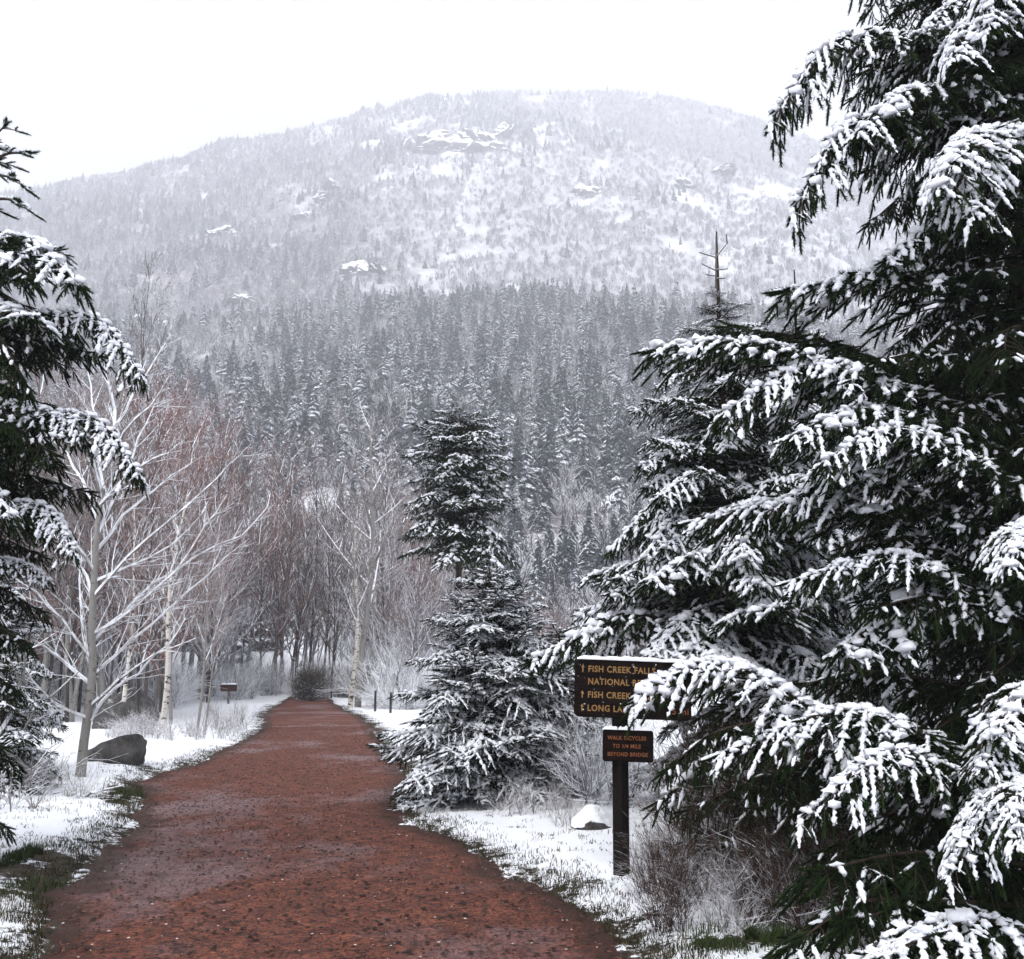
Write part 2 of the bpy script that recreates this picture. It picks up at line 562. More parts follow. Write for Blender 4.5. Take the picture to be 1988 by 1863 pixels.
# haze: one closed box of even air
hb = Geo()
x0, x1, y0, y1, z0, z1 = -3200, 3200, -3200, 3200, -6, 760
hv = np.array([(x, y, z) for z in (z0, z1) for y in (y0, y1) for x in (x0, x1)], float)
hb.add(hv, np.array([(0, 2, 3, 1), (4, 5, 7, 6), (0, 1, 5, 4), (1, 3, 7, 5), (3, 2, 6, 7), (2, 0, 4, 6)]))
hm = bpy.data.materials.new('haze_air'); hm.use_nodes = True
hm.node_tree.nodes.clear()
pv = hm.node_tree.nodes.new('ShaderNodeVolumePrincipled')
pv.inputs['Color'].default_value = (*HAZE_COL, 1); pv.inputs['Density'].default_value = HAZE
ho = hm.node_tree.nodes.new('ShaderNodeOutputMaterial')
hm.node_tree.links.new(pv.outputs[0], ho.inputs['Volume'])
link('haze', hb.mesh('haze', [hm], False), kind='stuff')

# ------------------------------------------------------------------ spruce branches
def twig_template(nn=40, seed=0):
    r = np.random.default_rng(seed)
    V = []; T = []
    # core: a dark three-sided spindle
    xs = [0, 0.45, 0.85, 1.0]; rs = [0.022, 0.055, 0.04, 0.0]
    for x, q in zip(xs, rs):
        for a in range(3):
            an = a * 2.094 + 0.5
            V.append((x, q * math.cos(an), q * math.sin(an)))
    for i in range(3):
        for a in range(3):
            b = (a + 1) % 3
            T.append((i * 3 + a, i * 3 + b, i * 3 + 3 + b)); T.append((i * 3 + a, i * 3 + 3 + b, i * 3 + 3 + a))
    for i in range(nn):
        x = 0.03 + 0.95 * (i + r.random()) / nn
        an = r.random() * 2 * math.pi
        out = np.array([0, math.cos(an), math.sin(an) * 0.8])
        d = np.array([0.75 + 0.3 * x, 0, 0]) + out
        d /= np.linalg.norm(d)
        L = 0.19 * (0.8 + 0.4 * r.random()) * (1.0 if x < 0.8 else 0.8)
        p = np.array([x, 0, 0])
        s = np.cross(d, [0.3, 0.5, 0.8]); s /= np.linalg.norm(s)
        k = len(V)
        V += [tuple(p + s * 0.017), tuple(p - s * 0.017), tuple(p + d * L)]
        T.append((k, k + 1, k + 2))
    return np.array(V), np.array(T)


def snow_template(n=6, k=6, seed=0, w=0.090, h=0.078):
    r = np.random.default_rng(seed)
    V = []; Q = []
    for i in range(n + 1):
        t = i / n
        e = math.sin(math.pi * min(max(t, 0.04), 0.96)) ** 0.5 * (0.55 + 0.8 * r.random())
        for a in range(k):
            an = a * 2 * math.pi / k
            V.append((0.02 + 0.98 * t + 0.05 * (r.random() - .5), w * e * math.cos(an) * (0.65 + 0.7 * r.random()), 0.05 + h * e * math.sin(an) * (0.8 + 0.5 * r.random()) * (1.0 if math.sin(an) > 0 else 0.4)))
    for i in range(n):
        for a in range(k):
            b = (a + 1) % k
            Q.append((i * k + a, (i + 1) * k + a, (i + 1) * k + b, i * k + b))
    return np.array(V), np.array(Q)[:, ::-1]


def blob_template(seed=0):
    r = np.random.default_rng(seed)
    V = []; Q = []
    n, k = 4, 7
    for i in range(n + 1):
        th = math.pi * (i + 0.001) / (n + 0.002)
        for a in range(k):
            an = a * 2 * math.pi / k
            q = 1 + 0.7 * (r.random() - 0.5)
            z = math.cos(th) * (0.8 if math.cos(th) > 0 else 0.35)
            V.append((math.sin(th) * math.cos(an) * q, math.sin(th) * math.sin(an) * q, z))
    for i in range(n):
        for a in range(k):
            b = (a + 1) % k
            Q.append((i * k + a, (i + 1) * k + a, (i + 1) * k + b, i * k + b))
    return np.array(V), np.array(Q)


TW = [twig_template(40, s) for s in range(2)]
TWF = [twig_template(20, s + 9) for s in range(2)]
SN = [snow_template(7, 6, s) for s in range(4)]
SNF = [snow_template(3, 5, s) for s in range(2)]
BL = [blob_template(s) for s in range(3)]


def make_limb(L, W, arch, droop, seed,  lat_step=0.065, twig_step=0.05, twig=0.14, snow=0.8, hang=0.4, lod=0, needle='needle', blobs=1.0, wobble=0.05, pk=1.1):
    """one spruce bough from the origin along +X; returns (branch mesh, snow mesh)"""
    r = np.random.default_rng(seed)
    gb = Geo(); gs = Geo()
    n = 14
    t = np.linspace(0, 1, n)
    cx = L * t
    cy = wobble * L * np.sin(t * 5 + seed) * t
    cz = arch * L * np.sin(math.pi * t ** pk) * (1 + 0.15 * np.sin(t * 9 + seed))
    C = np.stack([cx, cy, cz], -1)
    rad = 0.004 + (0.011 + 0.007 * L) * (1 - t)
    tubes(gb, C[:-1], C[1:], rad[:-1], rad[1:], 5, 0)

    def at(tt):
        p = np.array([np.interp(tt, t, C[:, i]) for i in range(3)])
        q = np.array([np.interp(min(tt + 0.03, 1), t, C[:, i]) for i in range(3)]) - np.array([np.interp(max(tt - 0.03, 0), t, C[:, i]) for i in range(3)])
        return p, q / np.linalg.norm(q)
    tO = []; tD = []; tL = []          # twigs
    sA = []; sB = []                   # lateral stems
    bl = []
    side = 1
    s = 0.10 * L
    while s < L:
        tt = s / L
        p, d = at(tt)
        side = -side
        prof = W * ((1 - tt) ** 0.75) * min(1, 0.35 + tt * 2.2) + 0.09
        ll = prof * (0.7 + 0.5 * r.random())
        ang = math.radians(42 + 22 * r.random()) * side
        dd = np.array([d[0] * math.cos(ang) - d[1] * math.sin(ang), d[0] * math.sin(ang) + d[1] * math.cos(ang), d[2] * 0.6 + 0.12 * (r.random() - 0.6)])
        dd /= np.linalg.norm(dd)
        dr = droop * (0.6 + 0.8 * r.random())
        m_ = max(2, int(ll / twig_step))
        prev = p
        sd = side
        for i in range(1, m_ + 1):
            u = i / m_
            q = p + dd * ll * u + np.array([0, 0, -dr * ll * u * u])
            sA.append(prev); sB.append(q)
            ld = q - prev; ld = ld / np.linalg.norm(ld)
            for rep in (0, 1):
                sd = -sd
                if r.random() < 0.12:
                    continue
                a2 = math.radians(38 + 25 * r.random()) * sd
                hh = -hang * r.random() * (0.5 + 0.7 * u) + 0.1
                td = np.array([ld[0] * math.cos(a2) - ld[1] * math.sin(a2), ld[0] * math.sin(a2) + ld[1] * math.cos(a2), ld[2] * 0.7 + hh])
                tO.append(prev + (q - prev) * r.random()); tD.append(td)
                tL.append(twig * (0.65 + 0.6 * r.random()) * (1.15 - 0.4 * u))
            if r.random() < 0.35 * hang:      # twigs that hang from below
                tO.append(prev); tD.append(ld * 0.5 + np.array([0, 0, -1.0]) + 0.3 * (r.random(3) - 0.5)); tL.append(twig * (0.6 + 0.6 * r.random()))
            if r.random() < 0.22 * blobs:
                bl.append((q, (0.014 + 0.032 * r.random() ** 1.5) * min(1, 0.45 + L / 2.5)))
            prev = q
        tO.append(prev - ld * 0.01); tD.append(ld + np.array([0, 0, -0.1])); tL.append(twig * (0.9 + 0.4 * r.random()))
        if r.random() < 0.5 * blobs:
            bl.append((p + np.array([0, 0, 0.01]), (0.02 + 0.03 * r.random()) * min(1, 0.45 + L / 2.5)))
        s += lat_step * (0.7 + 0.6 * r.random()) / 2
    # twigs along the main axis tip
    for i in range(5):
        p, d = at(1 - i * 0.02)
        tO.append(p); tD.append(d + (r.random(3) - 0.5) * (0.25 + 0.3 * (i > 0))); tL.append(twig * 1.15)
    tO = np.array(tO); tD = np.array(tD); tL = np.array(tL)
    R = frames(tD)
    tw = TW if lod == 0 else TWF
    pick = r.integers(0, 2, len(tO))
    for v in (0, 1):
        q = pick == v
        S = np.stack([tL[q]] * 3, -1)
        S[:, 1:] *= 1.15 if lod else 1.28
        gb.batch(tw[v][0], tw[v][1], tO[q], R[q], S, 1)
    sA = np.array(sA); sB = np.array(sB)
    tubes(gb, sA, sB, np.full(len(sA), 0.005), np.full(len(sA), 0.004), 3, 0)
    # snow on twigs that are not too steep
    flat = np.abs(tD[:, 2] / np.linalg.norm(tD, axis=1))
    shel = np.clip(tO[:, 0] / L * 1.9 - 0.35, 0.04, 1) if lod == 0 else np.clip(tO[:, 0] / L * 2.1 - 0.5, 0.04, 1)
    lump = 0.55 + 0.9 * vnoise(tO[:, 0] * 7 + seed, tO[:, 1] * 7)
    has = (r.random(len(tO)) < snow * np.clip(1.35 - flat, 0.1, 1) * shel * np.clip(lump, 0, 1.1))
    sn = SN if lod == 0 else SNF
    pk = r.integers(0, len(sn), len(tO))
    th = (0.55 + 0.6 * r.random(len(tO))) * np.clip(lump, 0.6, 1.3)
    ln_ = 0.45 + 0.55 * r.random(len(tO))
    for v in range(len(sn)):
        q = has & (pk == v)
        S = np.stack([tL[q] * ln_[q], tL[q] * th[q], tL[q] * th[q]], -1)
        gs.batch(sn[v][0], sn[v][1], tO[q], R[q], S, 0, 0.0035)
    D = sB - sA; Ls = np.linalg.norm(D, axis=1)
    q = (r.random(len(sA)) < snow * np.clip(sA[:, 0] / L * 2.0 - 0.25, 0.06, 1))
    k_ = 0.9 + 0.5 * r.random(q.sum())
    S = np.stack([Ls[q] * 1.25, np.full(q.sum(), 0.13) * k_, np.full(q.sum(), 0.15) * k_], -1)
    gs.batch(sn[0][0], sn[0][1], sA[q], frames(D[q]), S, 0, 0.0035)
    D = C[1:] - C[:-1]
    Ls = np.linalg.norm(D, axis=1)
    S = np.stack([Ls * 1.15, rad[:-1] * 9, rad[:-1] * 9 + 0.05], -1)
    if snow > 0.3:
        gs.batch(sn[1][0], sn[1][1], C[:-1] + np.array([0, 0, 0.004]), frames(D), S, 0, 0.0035)
    bl = [b_ for b_ in bl if r.random() < b_[0][0] / L * 1.9 - 0.3]
    if bl and snow > 0.15:
        O = np.array([b[0] for b in bl]) + np.array([0, 0, 0.012]); sz = np.array([b[1] for b in bl])
        pk = r.integers(0, 3, len(O))
        for v in range(3):
            q = pk == v
            an = r.random(q.sum()) * 6.28
            Rr = np.zeros((q.sum(), 3, 3)); Rr[:, 0, 0] = np.cos(an); Rr[:, 0, 1] = np.sin(an); Rr[:, 1, 0] = -np.sin(an); Rr[:, 1, 1] = np.cos(an); Rr[:, 2, 2] = 1
            gs.batch(BL[v][0], BL[v][1], O[q], Rr, np.stack([sz[q] * 1.3, sz[q], sz[q] * 0.9], -1), 0, 0.006)
    return gb.mesh('spruce_branch', [MT['bark'], MT[needle]], True), gs.mesh('branch_snow', [MT['snow']], True)


LIMB = {}
LIMB['big'] = [(2.3, make_limb(2.3, 0.60, a, dr, s, 0.078, 0.048, 0.115, 0.72, 1.0, 0, blobs=0.9, pk=1.5)) for s, (a, dr) in enumerate([(0.10, 0.50), (0.17, 0.65), (0.13, 0.55)])]
LIMB['bigdark'] = [(2.0, make_limb(2.0, 0.55, a, dr, s + 20, 0.095, 0.06, 0.15, 0.09, 0.85, 0, blobs=0.25)) for s, (a, dr) in enumerate([(0.10, 0.6), (0.04, 0.5)])]
LIMB['med'] = [(1.3, make_limb(1.3, 0.40, a, dr, s + 40, 0.085, 0.052, 0.11, 0.66, 0.9, 0, blobs=0.7)) for s, (a, dr) in enumerate([(0.10, 0.4), (0.16, 0.45), (0.02, 0.3)])]
LIMB['small'] = [(0.9, make_limb(0.9, 0.32, a, dr, s + 60, 0.085, 0.045, 0.090, 0.80, 0.5, 1, 'needle_blue', 0.6, 0.12)) for s, (a, dr) in enumerate([(0.02, 0.15), (0.10, 0.25), (-0.08, 0.1), (-0.14, 0.0)])]
LIMB['tiny'] = [(0.42, make_limb(0.42, 0.14, a, 0.1, s + 80, 0.11, 0.055, 0.10, 0.5, 0.2, 1, 'needle_blue')) for s, a in enumerate([0.0, -0.08])]
LIMB['shoot'] = [(0.5, make_limb(0.5, 0.05, a, 0.1, s + 95, 0.35, 0.09, 0.11, 0.7, 0.0, 0, blobs=0)) for s, a in enumerate([0.05, -0.05])]
LIMB['dull'] = [(1.3, make_limb(1.3, 0.42, a, dr, s + 90, 0.105, 0.066, 0.14, 0.30, 0.7, 1)) for s, (a, dr) in enumerate([(0.10, 0.4), (0.02, 0.3)])]

N_LIMB = [0]


def put_limb(root, kind, base, tip, v=None, roll=0.0):
    """hang a bough on its tree: from base to tip (world points)"""
    base = np.asarray(base, float); tip = np.asarray(tip, float)
    lst = LIMB[kind]
    v = random.randrange(len(lst)) if v is None else v
    L, (mb, ms) = lst[v]
    D = tip - base; ln = np.linalg.norm(D)
    R = frames(D[None])[0]
    s = ln / L
    sy = s * random.uniform(0.85, 1.15) * (1 if s > 0.8 else 1.1)
    if random.random() < 0.5:
        sy = -sy
    Mx = Matrix((R[0] * s, R[1] * sy, R[2] * abs(s))).transposed().to_4x4() @ Matrix.Rotation(roll, 4, 'X')
    Mx.translation = Vector(base) - root.location
    b = link('branch', mb, root)
    b.matrix_basis = Mx
    sn = link('snow', ms, b, kind='stuff')
    N_LIMB[0] += 1
    return b


def trunk_mesh(name, h, r0, r1, mat, bend=0.02, k=12, seed=0, lean=(0, 0), n=14):
    r = np.random.default_rng(seed)
    z = np.linspace(-0.15, h, n)
    t = np.clip(z / h, 0, 1)
    x = bend * h * np.sin(t * 4 + seed) * t + lean[0] * t
    y = bend * h * np.cos(t * 3 + seed) * t + lean[1] * t
    rad = r1 + (r0 - r1) * (1 - t) ** 0.9
    rad[:2] *= (1.35, 1.1)
    g = Geo(); poly_tube(g, np.stack([x, y, z], -1), rad, k)
    return g.mesh(name, [mat])


def spruce(label, x, y, h, rad, kind, n, group=None, top=0.15, low=0.12, shape=0.85, tilt=0.0, up_tip=0.35, skip=None, seed=0, trunk_r=None, leader=0.0, jit=0.12, round_=False, cat='spruce'):
    random.seed(seed + 100)
    z0 = Hs(x, y)
    root = thing('spruce_tree', label, cat, (x, y, z0), group)
    link('trunk', trunk_mesh('spruce_trunk', h - leader * 0, trunk_r or h * 0.014 + 0.02, 0.008, MT['bark'], 0.004, 10, seed), root)
    for i in range(n):
        f = (i + 0.5) / n
        u = f ** 0.9
        z = h * (low + (1 - low - leader / h) * u)
        az = i * 2.39996 + random.uniform(-0.35, 0.35)
        rr = rad * ((1 - u) ** shape) * random.uniform(1 - 1.6 * jit, 1 + jit) + top * 0.8
        if round_:
            rr *= min(1, 0.66 + u * 1.5)
        pitch = -0.22 + 0.75 * up_tip * 2 * (u - 0.35) + random.uniform(-jit, jit) * 1.3 + tilt
        dx_, dy_ = math.cos(az), math.sin(az)
        if skip and skip(dx_, dy_, z):
            continue
        tip = np.array([x + dx_ * rr, y + dy_ * rr, z0 + z + rr * math.sin(pitch)])
        base = np.array([x, y, z0 + z])
        kk = kind
        if rr < 0.42 and kind in ('small', 'med'):
            kk = 'tiny' if kind == 'small' else 'small'
        put_limb(root, kk, base, tip)
    return root


# young spruce in the centre, in front
b1 = G(925, 1562)
t1 = spruce('young bushy spruce with snowy boughs standing alone left of the trail sign', b1[0] + 0.16, b1[1], 2.85, 1.12, 'small', 250, seed=1, low=0.13, shape=0.56, leader=0.08, jit=0.28, round_=True)
# the tall narrow one behind it
pt = P(905, 835, 21)
t2 = spruce('tall narrow dark spruce rising behind the young bushy spruce', pt[0] - 0.12, 21.0, pt[2] + 0.1, 0.80, 'dull', 150, seed=2, low=0.57, shape=0.25, top=0.45, leader=0.05, jit=0.36, up_tip=0.25)
# broad spruce behind the sign
pa = P(1390, 470, 10.4)
t3 = spruce('broad snowy spruce behind the sign with a bare forked leader shoot', pa[0], 10.4, pa[2], 2.05, 'med', 210, seed=3, skip=lambda a, b, z: z < 1.7 and a < -0.15, low=0.04, shape=0.8, jit=0.25, leader=0.75, trunk_r=0.09)
# bare leader with two whorls of short shoots
g = Geo()
A = []; B = []
def lead_pt(dx, dy): return P(dx, dy, 10.4) - np.array([t3.location.x, t3.location.y, t3.location.z])
for a, b in [((1390, 560), (1390, 457)), ((1390, 500), (1357, 490)), ((1388, 502), (1412, 472)), ((1412, 474), (1410, 455)), ((1389, 525), (1362, 512)), ((1391, 524), (1413, 522)), ((1390, 536), (1370, 533)), ((1390, 541), (1408, 540))]:
    A.append(lead_pt(*a)); B.append(lead_pt(*b))
tubes(g, A, B, [0.013] + [0.009] * 7, [0.007] * 8, 5)
link('leader_shoot', g.mesh('leader_shoot', [MT['grey_trunk']]), t3)
pb = P(1540, 545, 11.8)
t4 = spruce('second snowy spruce with a pointed top behind the big right spruce', pb[0], 11.8, pb[2], 1.7, 'med', 130, seed=4, low=0.05, shape=0.8, jit=0.25, leader=0.35, trunk_r=0.09)

# ---- big spruce on the right edge, its boughs reach in front of the sign
TX, TY = 3.75, 6.6
random.seed(31)
big = thing('spruce_tree', 'huge dark spruce on the right edge with boughs reaching in front of the sign', 'spruce', (TX, TY, Hs(TX, TY)))
link('trunk', trunk_mesh('spruce_trunk', 10.5, 0.24, 0.03, MT['bark'], 0.003, 14, 5), big)
HERO = [  # base (photo x, y, metres away), tip, kind
    ((2060, 120, 6.4), (1495, 235, 5.9), 'big', 1), ((2060, -20, 6.4), (1800, 62, 5.9), 'big', 0), ((2040, 250, 6.4), (1535, 410, 5.8), 'big', 1),
    ((2070, 60, 6.3), (1830, 130, 5.5), 'big', 2), ((2080, 200, 6.2), (1640, 280, 5.6), 'big', 2), ((2070, 230, 6.1), (1790, 385, 5.1), 'big', 0),
    ((2060, 100, 6.3), (1700, 240, 5.7), 'bigdark', 1), ((2060, 330, 6.2), (1900, 420, 5.0), 'big', 1), ((2060, 380, 6.5), (1760, 480, 6.4), 'bigdark', 0),
    ((1990, 640, 6.6), (1535, 555, 6.3), 'med', 0), ((2060, 300, 6.6), (1690, 330, 6.5), 'bigdark', 0), ((2080, 0, 6.6), (1690, 140, 6.5), 'bigdark', 1), ((2060, 440, 6.4), (1730, 500, 6.0), 'med', 1), ((2000, 760, 6.4), (1700, 700, 5.9), 'bigdark', 0), ((2060, 520, 6.6), (1740, 560, 6.3), 'bigdark', 0), ((1900, 790, 6.6), (1425, 630, 6.7), 'bigdark', 1), ((1960, 900, 6.6), (1275, 668, 6.2), 'big', 0),
    ((2030, 850, 6.4), (1405, 805, 6.0), 'big', 1), ((2030, 900, 6.3), (1510, 860, 5.8), 'big', 2), ((2080, 1000, 6.1), (1600, 900, 5.5), 'big', 1),
    ((2060, 1080, 6.4), (1480, 1000, 6.3), 'big', 1), ((2060, 1180, 6.5), (1350, 1010, 6.6), 'big', 2), ((2070, 1230, 6.3), (1540, 1130, 5.9), 'big', 2),
    ((2100, 1000, 5.9), (1930, 1110, 4.9), 'big', 0), ((2080, 1260, 6.3), (1700, 1180, 5.8), 'bigdark', 0), ((2080, 1150, 6.4), (1620, 1260, 6.1), 'med', 0),
    ((2080, 1545, 6.1), (1243, 1352, 5.9), 'hero', 0), ((2100, 1530, 6.0), (1400, 1470, 5.75), 'big', 2), ((2080, 1400, 6.4), (1520, 1340, 6.6), 'bigdark', 0),
    ((2060, 1560, 5.6), (1550, 1590, 5.0), 'big', 1), ((2090, 1450, 5.5), (1930, 1500, 4.6), 'big', 0),
    ((2100, 1700, 5.6), (1560, 1690, 4.9), 'bigdark', 1), ((2060, 1620, 5.4), (1830, 1700, 4.4), 'big', 1), ((2050, 1780, 5.2), (1530, 1850, 4.7), 'bigdark', 0),
    ((2060, 1830, 5.0), (1720, 1870, 4.3), 'med', 0), ((2080, 1560, 5.2), (1960, 1640, 4.2), 'big', 2), ((2100, 1780, 5.4), (1620, 1790, 4.7), 'bigdark', 1),
    ((2060, 1560, 6.2), (1590, 1660, 5.9), 'bigdark', 0), ((2080, 1690, 6.1), (1620, 1760, 5.6), 'bigdark', 1),
    ((2080, -100, 6.4), (1860, -40, 6.0), 'big', 0), ((2090, -20, 6.3), (1930, 50, 5.4), 'big', 1), ((2080, 1380, 5.4), (1960, 1440, 4.6), 'med', 1),
]
LIMB['hero'] = [(2.3, make_limb(2.3, 0.40, 0.10, 0.75, 7, 0.075, 0.050, 0.10, 0.93, 0.3, 0, blobs=2.0, pk=3.2))]
for (b, t, k, v) in HERO:
    put_limb(big, k, P(*b), P(*t), v)
for b, t, k, v in [((1640, 1380, 7.3), (1290, 1500, 7.3), 'bigdark', 0), ((1680, 1450, 7.2), (1330, 1580, 7.2), 'bigdark', 1), ((1700, 1500, 7.1), (1400, 1640, 7.0), 'bigdark', 0), ((1650, 1400, 7.6), (1280, 1560, 7.7), 'dull', 0),
                   ((1700, 1420, 7.4), (1420, 1560, 7.6), 'bigdark', 1), ((1750, 1500, 6.8), (1480, 1660, 6.7), 'bigdark', 0), ((1640, 1450, 7.6), (1330, 1640, 7.8), 'dull', 1)]:
    put_limb(big, k, P(*b), P(*t), v)
for i in range(170):
    z = 0.5 + 7.6 * (i + 0.5) / 170
    az = i * 2.39996
    rr = random.uniform(1.0, 1.65) * (1.0 if z < 4 else 0.75)
    dx_, dy_ = math.cos(az), math.sin(az)
    if dy_ < -0.55 and z < 3.2 and z > 1.9:
        rr *= 0.9
    put_limb(big, 'bigdark', (TX, TY, z), (TX + dx_ * rr, TY + dy_ * rr, z - 0.32 * rr + random.uniform(-0.15, 0.1)))

# ---- big spruce on the left edge
LX, LY = -4.9, 7.6
left = thing('spruce_tree', 'dark spruce on the left edge with snowy boughs hanging into view', 'spruce', (LX, LY, Hs(LX, LY)))
link('trunk', trunk_mesh('spruce_trunk', 9.0, 0.2, 0.03, MT['bark'], 0.003, 14, 6), left)
HEROL = [((-120, 500, 7.5), (172, 565, 7.0), 'med', 1), ((-120, 520, 7.4), (115, 485, 7.2), 'med', 2), ((-140, 560, 7.5), (70, 620, 6.8), 'med', 2),
         ((-160, 620, 7.5), (272, 732, 7.2), 'big', 1), ((-140, 700, 7.5), (190, 690, 7.4), 'bigdark', 0), ((-160, 820, 7.4), (268, 925, 7.1), 'big', 1),
         ((-160, 780, 7.5), (150, 850, 7.0), 'big', 0), ((-160, 900, 7.5), (180, 960, 7.5), 'bigdark', 1), ((-160, 1000, 7.5), (140, 1075, 7.0), 'big', 1),
         ((-140, 520, 7.5), (60, 540, 6.9), 'bigdark', 0), ((-200, 600, 7.6), (80, 700, 7.4), 'bigdark', 0), ((-200, 700, 7.7), (95, 790, 7.5), 'bigdark', 1), ((-200, 840, 7.7), (110, 900, 7.6), 'bigdark', 0), ((-200, 960, 7.6), (100, 960, 7.6), 'bigdark', 1), ((-200, 1060, 7.6), (80, 1080, 7.6), 'bigdark', 0), ((-200, 500, 7.7), (60, 600, 7.6), 'bigdark', 1), ((-200, 760, 7.0), (30, 830, 6.6), 'bigdark', 1), ((-200, 950, 7.0), (40, 1010, 6.6), 'med', 1), ((-160, 640, 7.5), (150, 640, 7.3), 'bigdark', 1), ((-160, 880, 7.6), (150, 820, 7.5), 'bigdark', 0), ((-160, 1010, 7.5), (110, 1010, 7.3), 'bigdark', 0), ((-160, 1080, 7.5), (90, 1130, 7.3), 'big', 0), ((-160, 1180, 7.6), (60, 1250, 7.4), 'bigdark', 1),
         ((-60, 330, 7.6), (48, 300, 7.3), 'shoot', 0), ((-40, 260, 7.6), (12, 243, 7.3), 'shoot', 1), ((-50, 400, 7.6), (22, 388, 7.2), 'shoot', 0),
         ((-50, 300, 7.6), (22, 345, 7.3), 'shoot', 1), ((-160, 560, 7.3), (60, 760, 6.8), 'bigdark', 0), ((-180, 700, 7.3), (90, 880, 6.9), 'bigdark', 1)]
for (b, t, k, v) in HEROL:
    put_limb(left, k, P(*b), P(*t), v)
random.seed(77)
for i in range(76):
    z = 0.8 + 3.4 * (i + 0.5) / 76
    az = i * 2.39996
    rr = random.uniform(0.8, 1.3)
    put_limb(left, 'bigdark', (LX, LY, z), (LX + math.cos(az) * rr, LY + math.sin(az) * rr, z - 0.3 * rr))
# smaller spruces low on the left
spruce('low snowy spruce at the left edge behind the crooked bare stem', -7.35, 14.2, 2.9, 1.0, 'med', 90, seed=8, low=0.05, shape=0.5, jit=0.25)
spruce('small dark spruce at the left edge with snow on its lowest boughs', -6.35, 12.6, 1.55, 0.72, 'dull', 60, seed=9, low=0.08, shape=0.5, jit=0.25)
spruce('small round spruce close to the right side of the young bushy spruce', 0.62, 12.9, 2.0, 0.66, 'small', 110, seed=13, low=0.05, shape=0.5, jit=0.25)
q = G(1350, 1500)
spruce('short spruce filling the gap between the trail sign and the big right spruce', q[0] + 1.25, 8.9, 2.3, 1.0, 'med', 70, seed=12, low=0.05, shape=0.6)

# ------------------------------------------------------------------ bare trees and shrubs
def grow(h, seed, n_main=22, spread=0.42, ascend=0.9, start=0.22, sub=8, subsub=4, r0=0.06, crown_w=None, wig=0.12, end_up=0.25):
    """returns trunk polyline and branch segments (A, B, ra, rb)"""
    r = np.random.default_rng(seed)
    n = 16
    t = np.linspace(0, 1, n)
    lean = (r.random(2) - 0.5) * 0.12 * h
    x = lean[0] * t + 0.015 * h * np.sin(t * 7 + seed); y = lean[1] * t + 0.015 * h * np.cos(t * 6 + seed)
    x -= x[0]; y -= y[0]
    T = np.stack([x, y, t * h], -1); TR = r0 * (1 - t) ** 0.85 + 0.006
    A = []; B = []; ra = []; rb = []

    def walk(p, d, L, r_, lev):
        steps = 5 if lev == 0 else (3 if lev == 1 else 2)
        pts = [p]
        for i in range(steps):
            d = d + (r.random(3) - 0.5) * wig * (1 + lev) + np.array([0, 0, end_up * 0.3])
            d = d / np.linalg.norm(d)
            q = p + d * L / steps
            r2 = r_ * (1 - (i + 1) / steps * 0.75)
            A.append(p); B.append(q); ra.append(r_ * (1 - i / steps * 0.75)); rb.append(r2)
            p = q; pts.append(p)
        if lev < 2:
            k = sub if lev == 0 else subsub
            k = max(2, int(k * (0.6 + 0.5 * L / (h * spread))) if lev == 0 else k)
            for j in range(k):
                u = 0.2 + 0.8 * (j + r.random()) / k
                i = min(int(u * steps), steps - 1)
                b = pts[i] + (pts[i + 1] - pts[i]) * (u * steps - i)
                dd = pts[i + 1] - pts[i]; dd = dd / np.linalg.norm(dd)
                perp = np.cross(dd, r.random(3) - 0.5); perp /= np.linalg.norm(perp)
                an = math.radians(28 + 28 * r.random())
                nd = dd * math.cos(an) + perp * math.sin(an)
                walk(b, nd, L * (0.5 - 0.22 * u) * (0.7 + 0.6 * r.random()), max(r_ * (0.5 - 0.15 * u), 0.0028), lev + 1)
    for i in range(n_main):
        u = start + (0.98 - start) * ((i + r.random()) / n_main)
        b = np.array([np.interp(u, t, T[:, k]) for k in range(3)])
        az = i * 2.4 + r.random()
        el = ascend * (0.7 + 0.5 * r.random())
        d = np.array([math.cos(az) * math.cos(el), math.sin(az) * math.cos(el), math.sin(el)])
        L = h * spread * (1.05 - 0.75 * u) * (0.65 + 0.6 * r.random())
        walk(b, d, L, r0 * (0.42 - 0.28 * u), 0)
    return T, TR, np.array(A), np.array(B), np.array(ra), np.array(rb)


def bare_meshes(h, seed, tmat, cmat, thin=1.0, **kw):
    T, TR, A, B, ra, rb = grow(h, seed, **kw)
    g = Geo(); T2 = T.copy(); T2[0, 2] = -0.25
    poly_tube(g, T2, TR, 8)
    g2 = Geo(); tubes(g2, A, B, ra * thin, rb * thin, 4)
    return g.mesh('tree_trunk', [MT[tmat]]), g2.mesh('tree_crown', [MT[cmat]], False)


def put_tree(meshes, x, y, label, cat, group=None, s=1.0, rz=0.0, name='bare_tree', sz=None):
    root = thing(name, label, cat, (x, y, Hs(x, y) - 0.03), group, rz)
    root.scale = (s, s, sz or s)
    link('trunk', meshes[0], root); link('crown', meshes[1], root)
    return root


# --- the aspen left of the path, limbs as in the photograph
AD = 14.2
ab = G(157, 1512); ab = np.array([ab[0], AD, Hs(ab[0], AD)])


def ap(dx, dy, off=0.0):
    return P(dx, dy, AD + off) - ab


